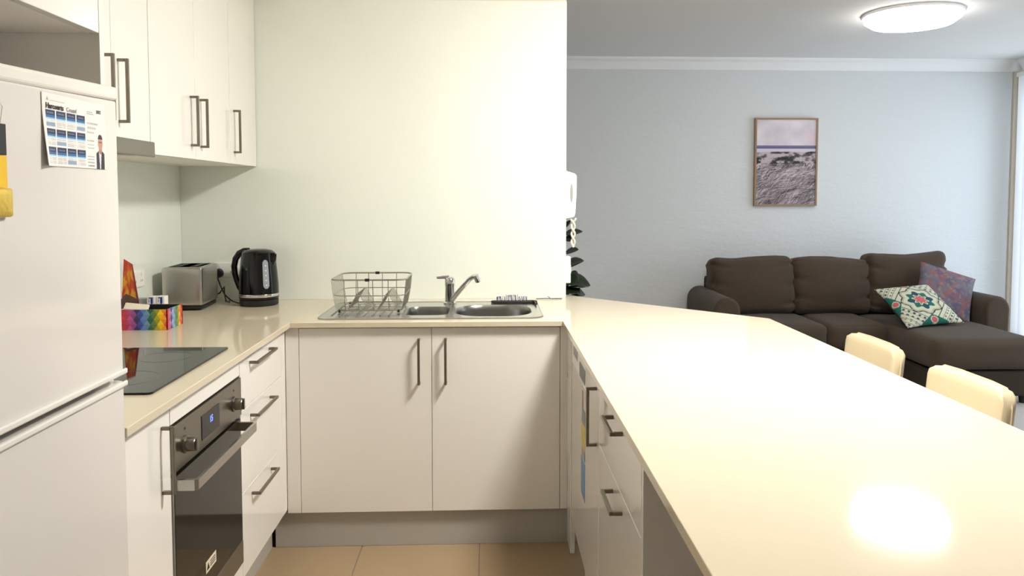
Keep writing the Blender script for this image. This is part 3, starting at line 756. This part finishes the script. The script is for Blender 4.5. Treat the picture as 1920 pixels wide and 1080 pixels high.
# ------------------------------------------------------------------ sockets
def socket(name, label, c, axis):
    t = thing(name, label, 'socket', loc=c)
    if axis == 'y':
        obj('plate', bx(c[0]-0.058, c[0]+0.058, c[1]-0.008, c[1], c[2]-0.036, c[2]+0.036), 'white_plastic', t, bevel=0.003)
        for dx in (-0.03, 0.03): obj('switch', bx(c[0]+dx-0.006, c[0]+dx+0.006, c[1]-0.011, c[1]-0.008, c[2]+0.012, c[2]+0.028), 'white_plastic', t, bevel=0.001)
        for dx in (-0.03, 0.03):
            for q in (-1, 1): obj('pin_slot', bx(c[0]+dx+q*0.007-0.0012, c[0]+dx+q*0.007+0.0012, c[1]-0.0084, c[1]-0.008, c[2]-0.014, c[2]-0.004), 'ink_black', t)
    else:
        obj('plate', bx(c[0], c[0]+0.008, c[1]-0.058, c[1]+0.058, c[2]-0.036, c[2]+0.036), 'white_plastic', t, bevel=0.003)
        for dy in (-0.03, 0.03): obj('switch', bx(c[0]+0.008, c[0]+0.011, c[1]+dy-0.006, c[1]+dy+0.006, c[2]+0.012, c[2]+0.028), 'white_plastic', t, bevel=0.001)
        for dy in (-0.03, 0.03):
            for q in (-1, 1): obj('pin_slot', bx(c[0]+0.008, c[0]+0.0084, c[1]+dy+q*0.007-0.0012, c[1]+dy+q*0.007+0.0012, c[2]-0.014, c[2]-0.004), 'ink_black', t)
    return t
socket('wall_socket', 'white double power socket on the sink wall behind the kettle', (-1.263, YB-0.0062, 1.075), 'y')
socket('wall_socket', 'white double power socket on the side wall above the rainbow box', (XL+0.0062, 3.265, 1.085), 'x')

# ------------------------------------------------------------------ rainbow box with sachets
bxt = thing('rainbow_box', 'open cardboard box printed with rainbow diamonds beside the toaster', 'box', loc=(-1.33, 2.99, ZT))
BX0, BX1, BY0, BY1, BH = -1.455, -1.206, 2.914, 3.060, 0.078
PAL = [(0.70, 0.15, 0.25), (0.80, 0.20, 0.22), (0.72, 0.20, 0.36), (0.74, 0.32, 0.56), (0.58, 0.28, 0.55), (0.20, 0.17, 0.40), (0.24, 0.30, 0.62), (0.36, 0.50, 0.80), (0.42, 0.56, 0.66), (0.06, 0.38, 0.26), (0.36, 0.48, 0.24), (0.66, 0.62, 0.10), (0.98, 0.80, 0.08), (0.96, 0.60, 0.10), (0.92, 0.28, 0.16), (0.80, 0.28, 0.40), (0.78, 0.45, 0.66), (0.30, 0.26, 0.50), (0.55, 0.66, 0.84), (0.50, 0.66, 0.72), (0.42, 0.52, 0.48), (0.30, 0.50, 0.40), (0.6, 0.6, 0.2), (0.9, 0.7, 0.2), (0.9, 0.4, 0.2)]
def dia(d, v):
    """d metres along the wall of the box from its front right corner"""
    s = d/0.0125; q = v*4.0
    a = np.floor((s+q)/2.0); b = np.floor((s-q)/2.0)
    idx = (a+b+15).astype(int) % len(PAL)
    fa = (s+q)/2.0 - a; fb_ = (s-q)/2.0 - b
    sh = 1.0 + 0.05*((fa > fb_)*2.0-1.0)
    P = np.array(PAL)
    return P[idx, 0]*sh, P[idx, 1]*sh, P[idx, 2]*sh
zb0, zb1 = ZT+0.0006, ZT+BH
def cl(u0, u1):
    return lambda u, v: dia(u0 + (u1-u0)*u, v)
def side(nm, pos, c, back): return (lambda o: (setattr(o, 'matrix_parent_inverse', Matrix.Translation(bxt.location).inverted()), o)[1])(sheet(nm, 160, 60, pos, c, 'print_card', bxt, back=back, smooth=False))
side('front_side', lambda u, v: (BX0+(BX1-BX0)*u, BY0+0*u, zb0+(zb1-zb0)*v), cl(BX0-BX1, 0.0), (0, 0.003, 0))
side('right_side', lambda u, v: (BX1+0*u, BY0+(BY1-BY0)*u, zb0+(zb1-zb0)*v), cl(0.0, BY1-BY0), (-0.003, 0, 0))
side('back_side', lambda u, v: (BX1-(BX1-BX0)*u, BY1+0*u, zb0+(zb1-zb0)*v), cl(-0.25, 0.0), (0, -0.003, 0))
side('left_side', lambda u, v: (BX0+0*u, BY1-(BY1-BY0)*u, zb0+(zb1-zb0)*v), cl(0.0, 0.146), (0.003, 0, 0))
obj('bottom', bx(BX0+0.003, BX1-0.003, BY0+0.003, BY1-0.003, zb0, zb0+0.003), 'black_matt', bxt)
obj('lining', bx(BX0+0.0035, BX1-0.0035, BY1-0.006, BY1-0.0035, zb0+0.003, zb1), 'black_matt', bxt)
def sachet(label, c, rot, m, sx=0.062, sy=0.05):
    b = rbox(sx, sy, 0.008, 0.003, 6, (0, 0, 0.002)); xf(b, (0, 0, 0)); o = _old_obj('sachet', b, m, None, smooth=True)
    o.location = c; o.rotation_euler = rot; tag(o, label, 'sachet', 'sachets in the rainbow box'); return o
sachet('cream paper sachet lying on top in the rainbow box', (-1.345, 2.975, ZT+0.078), (0.35, 0.15, 0.3), 'sachet_cream', 0.085, 0.05)
sachet('cream paper sachet tilted at the side of the rainbow box', (-1.412, 2.962, ZT+0.058), (0.2, -0.3, 0.2), 'sachet_cream')
sachet('dark brown sachet leaning at the back of the rainbow box', (-1.405, 3.020, ZT+0.082), (0.9, 0.3, -0.4), 'sachet_brown', 0.07, 0.075)
sachet('dark brown sachet lying low inside the rainbow box', (-1.300, 2.985, ZT+0.045), (0.1, 0.1, 0.2), 'sachet_brown', 0.09, 0.06)
# small printed cartons behind the box
def carton_col(u, v):
    n = fbm(u*5+3, v*5, 3, 5)
    base = (0.94+0*u, 0.94+0*u, 0.95+0*u)
    c = mix3(base, (0.18+0*u, 0.24+0*u, 0.62+0*u), ((np.abs(u-0.5) < 0.3) & (v > 0.55) & (n > 0.42)).astype(float))
    return mix3(c, (0.25+0*u, 0.30+0*u, 0.30+0*u), ((np.abs(u-0.5) < 0.36) & (v < 0.5) & (n > 0.48)).astype(float))
for k, (x, y, lab) in enumerate(((-1.428, 3.215, 'small grey backed milk carton behind the rainbow box by the wall'), (-1.383, 3.205, 'small white and blue printed carton behind the rainbow box in the middle'), (-1.348, 3.213, 'small white and blue printed carton behind the rainbow box next to the toaster'))):
    t = thing('carton', lab, 'carton', 'cartons behind the box', loc=(x, y, ZT))
    wd, hh = (0.044 if k == 0 else 0.032), (0.082 if k == 0 else 0.090)
    obj('box', bx(x-wd/2, x+wd/2, y-0.02, y+0.02, ZT+0.0006, ZT+hh), 'grey_plastic' if k == 0 else 'paper', t, bevel=0.001)
    if k:
        o = sheet('printed_face', 30, 50, lambda u, v: (x-wd/2+0.001+(wd-0.002)*u, y-0.0204+0*u, ZT+0.002+(hh-0.004)*v), carton_col, 'print_card', t)
        o.matrix_parent_inverse = Matrix.Translation(t.location).inverted()
# bright leaflet standing behind the box
def lf_col(u, v):
    n = fbm(u*4+1, v*5, 4, 11)
    c = mix3((0.85+0*u, 0.22+0*u, 0.10+0*u), (0.98+0*u, 0.72+0*u, 0.12+0*u), np.clip((n-0.42)*6*(1-np.abs(v-0.45)*1.3), 0, 1))
    c = mix3(c, (0.16+0*u, 0.38+0*u, 0.12+0*u), np.clip((0.36-v)*5*(n > 0.47), 0, 0.85))
    return mix3(c, (0.45+0*u, 0.06+0*u, 0.08+0*u), np.clip((u-0.82)*6, 0, 0.7))
lf = sheet('leaflet', 40, 60, lambda u, v: (-1.470 + (0.095*u)*(1.0-0.55*v) + 0.010*v, 3.108 + 0.020*v - 0.02*u, ZT+0.001 + 0.250*v - 0.02*u*v), lf_col, 'print_card', None, back=(0, 0.002, 0))
tag(lf, 'red and orange printed leaflet standing behind the rainbow box', 'leaflet')

# ------------------------------------------------------------------ living room: sofa
sf = thing('sofa', 'dark brown fabric corner sofa with chaise and three loose back cushions', 'sofa', loc=(2.8, 6.0, 0))
b = NB(); box(b, 1.88, 3.74, 5.66, 6.26, 0.06, 0.285); obj('base', b, 'sofa_base', sf, bevel=0.02, seg=3)
b = NB(); box(b, 3.02, 3.735, 5.03, 5.655, 0.06, 0.235); obj('chaise_base', b, 'sofa_base', sf, bevel=0.02, seg=3)
def arm(x0, x1):
    n = 12; hw = (x1-x0)/2; cx = (x0+x1)/2
    pts = [(x0+0.012, 0.06), (x1-0.012, 0.06)] + [(cx+hw*math.cos(PI*i/n), 0.565+0.105*math.sin(PI*i/n)) for i in range(n+1)]
    b = NB(); prism(b, pts, 5.60, 6.40, 'y'); return obj('armrest', b, 'sofa_fabric', sf, bevel=0.022, seg=3, smooth=True)
arm(1.672, 1.875); arm(3.745, 3.935)
b = NB(); prism(b, [(6.265, 0.06), (6.44, 0.06), (6.45, 0.72), (6.43, 0.75), (6.37, 0.75), (6.35, 0.72)], 1.83, 3.78, 'x'); obj('back_frame', b, 'sofa_base', sf, bevel=0.015, seg=3)
def wob(amp, sd, fx=9):
    def f(q, p):
        n = fbm(np.array([q[0]*fx+31]), np.array([(q[2]+q[1]*0.5)*fx*1.6+17]), 3, sd)[0]-0.5
        d = Vector(q); l = d.length
        return q + (d/l)*amp*n if l > 1e-6 else q
    return f
for x0, x1 in ((1.882, 2.528), (2.532, 2.995)):
    b = rbox(x1-x0, 0.62, 0.19, 0.055, 14, (0.004, 0.012, 0.012), wob(0.012, 3)); xf(b, ((x0+x1)/2, 5.875, 0.375)); obj('seat_cushion', b, 'sofa_fabric', sf, smooth=2)
b = rbox(0.755, 1.16, 0.215, 0.06, 16, (0.006, 0.012, 0.016), wob(0.012, 8)); xf(b, (3.370, 5.575, 0.355)); obj('chaise_cushion', b, 'sofa_fabric', sf, smooth=2)
def fold(sd):
    # loose filled cushion: slightly sagging top edge, short creases running in from the sides
    def f(q, p):
        q = Vector(q)
        e = max(0.0, abs(p[0])-0.35)/0.65
        ph = p[2]*3.0 - 0.9*abs(p[0]) + sd
        cr = max(0.0, math.cos(ph*PI))**6
        if p[1] < 0.6: q.y += 0.048*e*e*cr*(1-p[2]**4)
        if p[2] > 0.0: q.z -= p[2]*(0.016*math.cos(p[0]*2.2+sd*2) + 0.010*p[0]*math.sin(sd*3))
        q.x *= 1.0 + 0.025*math.cos(p[2]*1.5)
        return wob(0.016, int(sd*10)+4, 6)(q, p)
    return f
for i, (x0, x1, h, dz, rz) in enumerate(((1.800, 2.475, 0.465, 0.0, 0.02), (2.465, 3.105, 0.455, -0.004, -0.01), (3.080, 3.730, 0.490, 0.008, -0.03))):
    b = rbox(x1-x0, 0.20, h, 0.06, 30, (0.0, 0.045, 0.0), fold(0.7+1.3*i)); xf(b, ((x0+x1)/2, 6.165-0.02*(i == 2), 0.463+h/2+dz), (-0.16, 0, rz))
    obj('back_cushion', b, 'sofa_fabric', sf, smooth=2)
for x, y in ((1.76, 5.68), (3.86, 5.68), (1.76, 6.36), (3.86, 6.36), (3.08, 5.09), (3.68, 5.09)):
    b = NB(); lathe(b, [(0, 0.003), (0.02, 0.003), (0.026, 0.0605), (0, 0.0605)], 14, x, y); obj('leg', b, 'black_matt', sf)

# throw pillows
def pillow(name, label, size, thick, colf, loc, rot, n=70):
    def pos(sg):
        def f(u, v):
            x, z = 2*u-1, 2*v-1
            pin = 1 - 0.07*(1-np.abs(x)**2)*(np.abs(z)**6) ; pin2 = 1 - 0.07*(1-np.abs(z)**2)*(np.abs(x)**6)
            th = thick/2*np.clip((1-x**2)*(1-z**2), 0, 1)**0.42
            return size/2*x*pin2, -sg*th, size/2*z*pin
        return f
    t = thing(name, label, 'pillow', 'throw pillows on the chaise', loc=loc)
    t.rotation_mode = 'YXZ'; t.rotation_euler = rot      # turn in its own plane, then lean back
    sheet('front_cover', n, n, pos(1), colf, 'print_fabric', t)
    sheet('back_cover', 24, 24, pos(-1), lambda u, v: (0.25+0*u, 0.22+0*u, 0.24+0*u), 'print_fabric', t)
    return t
def suzani(u, v):
    x, y = 2*u-1, 2*v-1
    r = np.hypot(x, y); a = np.arctan2(y, x)
    cream = (0.80+0*u, 0.80+0*u, 0.70+0*u); green = (0.06+0*u, 0.40+0*u, 0.33+0*u); navy = (0.10+0*u, 0.14+0*u, 0.20+0*u); red = (0.78+0*u, 0.36+0*u, 0.36+0*u); sand = (0.70+0*u, 0.68+0*u, 0.56+0*u)
    c = cream
    # lattice of dark bordered bands in the four corners
    d = np.maximum(np.abs(x), np.abs(y)); s = np.abs(x)+np.abs(y)
    band = (s*5.2) % 1.0
    c = mix3(c, navy, ((band < 0.13) & (s > 0.95)).astype(float))
    dots = (np.sin(x*26)*np.sin(y*26) > 0.42) & (s > 0.95) & (band > 0.3); c = mix3(c, navy, dots*0.75)
    # green half medallions on the sides with red hearts
    for (px, py) in ((0, -1.0), (0, 1.0), (-1.0, 0), (1.0, 0)):
        q = np.abs(x-px)*(1.0 if px == 0 else 1.5) + np.abs(y-py)*(1.5 if px == 0 else 1.0)
        c = mix3(c, green, (q < 0.50).astype(float)); c = mix3(c, cream, (np.hypot(x-px*0.88, y-py*0.88) < 0.13).astype(float)); c = mix3(c, red, (np.hypot(x-px*0.88, y-py*0.88) < 0.10).astype(float))
    R = 0.60 + 0.05*np.cos(8*a)
    c = mix3(c, navy, (r < R+0.035).astype(float)); c = mix3(c, sand, (r < R).astype(float)); c = mix3(c, cream, ((r < R-0.06)).astype(float))
    pet = 0.40 + 0.055*np.cos(8*a)
    alt = (np.floor((a+PI)/(PI/4)+0.5).astype(int) % 2 == 0)
    c = mix3(c, green, (r < pet).astype(float)); c = mix3(c, (0.05+0*u, 0.26+0*u, 0.33+0*u), ((r < pet) & alt)*0.9)
    st = 0.20 + 0.05*np.cos(8*a+PI)
    c = mix3(c, cream, (r < st+0.03).astype(float)); c = mix3(c, red, (r < st-0.02).astype(float))
    return mix3(c, (0.4+0*u, 0.4+0*u, 0.4+0*u), 0.12*fbm(u*60, v*60, 2, 3))
def paisley(u, v):
    n = fbm(u*6, v*6, 4, 21); m = fbm(u*11+9, v*11, 3, 33); k = fbm(u*22, v*22, 2, 40)
    c = mix3((0.42+0*u, 0.40+0*u, 0.44+0*u), (0.36+0*u, 0.33+0*u, 0.41+0*u), np.clip((n-0.4)*5, 0, 1))
    c = mix3(c, (0.56+0*u, 0.33+0*u, 0.33+0*u), np.clip((m-0.56)*9, 0, 0.7)); c = mix3(c, (0.52+0*u, 0.50+0*u, 0.44+0*u), np.clip((k-0.62)*9, 0, 0.7))
    return c
pillow('throw_pillow', 'purple grey paisley throw pillow tucked behind the green medallion one', 0.42, 0.12, paisley, (3.560, 5.83, 0.680), (-0.62, 0.40, -0.06))
pillow('throw_pillow', 'cream and green medallion throw pillow leaning on the chaise', 0.45, 0.12, suzani, (3.215, 5.595, 0.605), (-1.02, -0.13, 0.0), 110)

# ------------------------------------------------------------------ framed print
PX0, PX1, PZ0, PZ1 = 2.264, 2.806, 1.340, 2.086
pf = thing('framed_print', 'framed beach dune photograph hanging above the sofa', 'picture', loc=((PX0+PX1)/2, YL, PZ0))
fb = NB(); q = 0.014; ya, yb = YL-0.034, YL-0.002
box(fb, PX0, PX0+q, ya, yb, PZ0, PZ1); box(fb, PX1-q, PX1, ya, yb, PZ0, PZ1)
box(fb, PX0+q, PX1-q, ya, yb, PZ0, PZ0+q); box(fb, PX0+q, PX1-q, ya, yb, PZ1-q, PZ1)
obj('frame', fb, 'wood_frame', pf)
NU, NV = 150, 216
def paint_dunes():
    v, u = np.mgrid[0:NV+1, 0:NU+1]; u = u/NU; t = 1 - v/NV          # t runs down from the top
    def c3(*c): return tuple(k + 0*u for k in c)
    cloud = fbm(u*3, t*6, 4, 2)
    c = mix3(c3(0.80, 0.76, 0.80), c3(0.92, 0.88, 0.89), np.clip(cloud*1.8-0.4, 0, 1))
    c = mix3(c, c3(0.90, 0.74, 0.77), np.clip((u-0.7)*2.5, 0, 1)*np.clip(1-np.abs(t-0.22)*8, 0, 1)*0.8)
    c = mix3(c, mix3(c3(0.52, 0.49, 0.58), c3(0.40, 0.38, 0.52), np.clip((t-0.305)*40, 0, 1)), (t > 0.305).astype(float))
    c = mix3(c, c3(0.84, 0.80, 0.84), np.clip((t-0.336)*90, 0, 1))
    hill = 0.365 + 0.018*fbm(u*6, t*0, 3, 4)
    g = fbm(u*10, t*24, 4, 27); lum = np.clip((g-0.5)*2.6+0.42, 0.16, 0.74)
    land = (lum*1.02, lum*0.94, lum*0.96)
    g2 = fbm(u*5+2*t, t*7, 4, 61); l2 = np.clip((g2-0.5)*1.6+0.56, 0.25, 0.8); k = np.clip((t-0.50)*7, 0, 1)
    land = mix3(land, (l2, l2*0.93, l2*0.95), k)
    c = mix3(c, land, np.clip((t-hill)*120, 0, 1))
    img = np.stack(c, -1); R = np.random.RandomState(5)
    for i in range(620):
        f = i/620.0
        x, y = R.uniform(-0.25, 1.0), 0.55 + 0.55*f + R.uniform(-0.04, 0.04)
        L = R.uniform(0.18, 0.46)*(0.45+0.75*f); bend = R.uniform(0.5, 1.6); up = R.uniform(0.5, 1.0)
        br = np.clip(R.normal(0.60, 0.20), 0.16, 0.90) - 0.10*f
        col = np.array((br*1.02, br*0.93, br*0.95)); al = R.uniform(0.35, 0.85)
        for q in np.linspace(0, 1, 110):
            px = x + L*(0.30*q + 0.75*bend*q*q); py = y - L*up*(1.25*q - 0.72*q*q)
            if 0 <= px < 1 and 0.52 < py < 1:
                jj, ii = int((1-py)*NV), int(px*NU); aa = al*(1-0.6*q)
                for i2 in (ii, min(NU, ii+1)): img[jj, i2] = img[jj, i2]*(1-aa) + col*aa
    return img
_img = paint_dunes()
def dunes(u, v): return _img[..., 0], _img[..., 1], _img[..., 2]
ar = sheet('print', NU, NV, lambda u, v: (PX0+q+(PX1-PX0-2*q)*u, YL-0.026+0*u, PZ0+q+(PZ1-PZ0-2*q)*v), dunes, 'print_canvas', pf, back=(0, 0.015, 0))
ar.matrix_parent_inverse = Matrix.Translation(pf.location).inverted()

# ------------------------------------------------------------------ ceiling lamps
def lamp(label, x, y, m, r=0.21):
    t = thing('ceiling_lamp', label, 'lamp', loc=(x, y, ZC-0.1))
    b = NB(); lathe(b, [(0, ZC-0.0005), (r, ZC-0.0005), (r+0.006, ZC-0.012), (r, ZC-0.020), (0, ZC-0.020)], 48, x, y); obj('base', b, 'lamp_base', t, smooth=True)
    b = NB(); lathe(b, [(r-0.006, ZC-0.0202), (r-0.010, ZC-0.045), (r*0.82, ZC-0.075), (r*0.5, ZC-0.092), (0, ZC-0.098)], 48, x, y); obj('diffuser', b, m, t, smooth=True)
lamp('round white ceiling lamp switched on above the living area', 2.68, 4.82, 'lamp_diffuser_living', 0.29)
lamp('round white ceiling lamp switched on above the breakfast bar', 0.90, 2.30, 'lamp_diffuser_kitchen', 0.24)

# ------------------------------------------------------------------ vertical blind in the right window
vb = thing('vertical_blind', 'white vertical blind hanging over the living room window', 'blind', loc=(XR-0.06, 4.95, 0.05))
obj('head_rail', bx(XR-0.085, XR-0.045, 3.50, 6.40, 2.43, 2.468), 'white_plastic', vb, bevel=0.003)
sm = NB(); box(sm, -0.0008, 0.0008, -0.0445, 0.0445, 0, 2.36); sme = bpy.data.meshes.new('slat'); sm.to_mesh(sme); sm.free(); sme.materials.append(MATS['blind_white'])
for i in range(33):
    s = bpy.data.objects.new('slat', sme); C.objects.link(s); s.parent = vb
    s.location = (0.0, 3.56 + 0.0865*i - 4.95, 0.02); s.rotation_euler = (0, 0, math.radians(62))

# ------------------------------------------------------------------ bar stools
def stool(label, y):
    t = thing('bar_stool', label, 'bar stool', 'stools along the breakfast bar', loc=(1.36, y, 0))
    P = lambda n, bm, m, **k: _old_obj(n, bm, m, t, **k)
    z0 = 0.002
    b = NB(); lathe(b, [(0, z0), (0.205, z0), (0.205, z0+0.006), (0.18, z0+0.016), (0.05, z0+0.030), (0.034, z0+0.05), (0, z0+0.05)], 40); P('base', b, 'chrome', smooth=True)
    b = NB(); lathe(b, [(0.030, 0.045), (0.030, 0.36), (0.022, 0.362), (0.022, 0.56), (0, 0.56)], 24); P('column', b, 'chrome', smooth=True)
    b = NB(); tube(b, [(-0.02, -0.02, 0.30), (-0.10, -0.11, 0.30), (-0.17, -0.10, 0.30), (-0.20, 0, 0.30), (-0.17, 0.10, 0.30), (-0.10, 0.11, 0.30), (-0.02, 0.02, 0.30)], 0.010, 10); P('footrest', b, 'chrome', smooth=True)
    b = rbox(0.40, 0.42, 0.075, 0.032, 12, (0, 0, 0.010)); xf(b, (-0.02, 0, 0.598)); P('seat', b, 'leather', smooth=2)
    def fn(q, p):
        q = Vector(q); q.x += -0.022*(abs(p[1])**2); 
        return q
    b = rbox(0.052, 0.415, 0.262, 0.026, 16, (0.004, 0, 0), fn)
    # round the upper corners of the pad
    for v in b.verts:
        a = max(0, abs(v.co.y)-0.150)/0.0575; c_ = max(0, v.co.z-0.055)/0.076
        if a > 0 and c_ > 0:
            l = math.hypot(min(a, 1), min(c_, 1))
            if l > 1: v.co.y = math.copysign(0.150 + a/l*0.0575, v.co.y); v.co.z = 0.055 + c_/l*0.076
    xf(b, (0.212, 0, 0.718), (0, 0.10, 0)); bk = P('backrest', b, 'leather', smooth=2)
    sb = NB()
    pts = [(0.2165-0.020*(abs(yy)/0.207)**2, yy, zz) for yy, zz in [(-0.2085, 0.60), (-0.2085, 0.66), (-0.2085, 0.76), (-0.203, 0.800), (-0.185, 0.832), (-0.16, 0.8485), (-0.08, 0.8495), (0.08, 0.8495), (0.16, 0.8485), (0.185, 0.832), (0.203, 0.800), (0.2085, 0.76), (0.2085, 0.66), (0.2085, 0.60)]]
    pts = [(x+(z-0.72)*0.10, y_, z) for x, y_, z in pts]
    tube(sb, pts, 0.0032, 6); o = _old_obj('piping', sb, 'leather_seam', bk, smooth=True)
    return t
stool('cream leather bar stool at the breakfast bar, nearer the sofa', 3.030)
stool('cream leather bar stool at the breakfast bar, farther from the sofa', 2.410)

# ------------------------------------------------------------------ intercom, switch box, plant at the wall end
XE = 0.3792
ic = thing('wall_intercom', 'white intercom handset with twisted cord on the end of the kitchen wall', 'intercom', loc=(XE, 3.82, 1.3))
b = NB(); prism(b, [(XE, 1.318), (XE+0.044, 1.326), (XE+0.050, 1.345), (XE+0.056, 1.45), (XE+0.056, 1.530), (XE+0.048, 1.541), (XE, 1.556)], 3.782, 3.862, 'y'); obj('housing', b, 'white_plastic', ic, bevel=0.004, seg=3)
b = NB(); lathe(b, [(0, 0.0005), (0.046, 0.0005), (0.044, -0.0005), (0, -0.0005)], 24); 
for v in b.verts: v.co.x *= 0.15
xf(b, (XE+0.030, 3.7815, 1.445), (PI/2, 0, 0)); obj('speaker_slot', b, 'grey_plastic', ic)
cd = NB()
for ph in (0, PI):
    tube(cd, [(XE+0.041 + 0.008*math.cos(ph+i*0.42)*(1 if i > 6 else 1.6-0.1*i), 3.80+0.006*math.sin(ph+i*0.42), 1.320-0.0053*i) for i in range(28)], 0.0055, 7)
obj('cord', cd, 'rope', ic, smooth=True)
sw = thing('switch_box', 'white switch box low on the end of the kitchen wall', 'switch', loc=(XE, 3.82, 1.0))
obj('box', bx(XE, XE+0.028, 3.785, 3.86, 0.998, 1.130), 'white_plastic', sw, bevel=0.003)
obj('rocker', bx(XE+0.028, XE+0.032, 3.81, 3.835, 1.045, 1.085), 'white_plastic', sw, bevel=0.001)

pl = thing('potted_plant', 'dark green rubber plant in a pale pot beyond the kitchen wall', 'plant', loc=(0.43, 4.50, 0.003))
plx, ply = 0.43, 4.50
b = NB(); lathe(b, [(0, 0.003), (0.13, 0.003), (0.17, 0.36), (0.178, 0.365), (0.178, 0.39), (0.160, 0.39), (0.155, 0.34), (0, 0.34)], 32, plx, ply); obj('pot', b, 'terracotta', pl, smooth=True)
b = NB(); lathe(b, [(0, 0.352), (0.155, 0.347)], 24, plx, ply); obj('soil', b, 'soil', pl)
b = NB(); tube(b, [(plx, ply, 0.33), (plx+0.01, ply, 0.6), (plx-0.005, ply, 0.9), (plx, ply, 1.24)], 0.012, 8, rs=[0.014, 0.012, 0.010, 0.006]); obj('stem', b, 'stem', pl, smooth=True)
def leaf(z0, az, length, width, rise, droop, tilt=0.0):
    b = NB(); n = 10; rows = []
    ca, sa = math.cos(az), math.sin(az)
    for i in range(n+1):
        s = i/n; r = 0.02 + length*s; z = z0 + rise*s - droop*s*s
        wd = width/2*(math.sin(PI*min(1, s*0.93+0.07))**0.75)
        row = []
        for k, a in enumerate((-1, -0.5, 0, 0.5, 1)):
            yy = a*wd; zz = z + 0.18*abs(a)*wd + tilt*yy
            row.append(b.verts.new((plx + ca*r - sa*yy, ply + sa*r + ca*yy, zz)))
        rows.append(row)
    for A, B in zip(rows, rows[1:]):
        for k in range(4): b.faces.new((A[k], A[k+1], B[k+1], B[k]))
    o = obj('leaf', b, 'leaf', pl, smooth=2)
    s = o.modifiers.new('thick', 'SOLIDIFY'); s.thickness = 0.002
for a in ((1.200, 0.05, 0.105, 0.085, 0.03, 0.012, 0.35), (1.175, -0.25, 0.06, 0.085, 0.01, 0.012, 0.5), (1.090, -0.20, 0.080, 0.075, 0.035, 0.012, 0.4), (1.00, 0.10, 0.115, 0.10, 0.09, 0.045, 0.35),
          (0.910, -0.10, 0.150, 0.14, 0.04, 0.05, 0.5), (0.860, 0.25, 0.13, 0.13, 0.03, 0.05, 0.5), (0.935, -0.5, 0.09, 0.13, 0.02, 0.04, 0.6), (0.885, -0.6, 0.10, 0.13, 0.02, 0.04, 0.6), (1.16, 2.4, 0.13, 0.09, 0.06, 0.03), (1.05, 3.6, 0.16, 0.11, 0.06, 0.05),
          (0.95, 2.0, 0.18, 0.12, 0.07, 0.06), (0.80, 4.4, 0.18, 0.13, 0.06, 0.06), (0.76, 3.0, 0.20, 0.14, 0.06, 0.08), (0.70, 1.2, 0.19, 0.13, 0.05, 0.07), (0.66, 5.2, 0.19, 0.13, 0.05, 0.07), (1.24, 5.5, 0.04, 0.05, 0.05, 0.0)):
    leaf(*a)
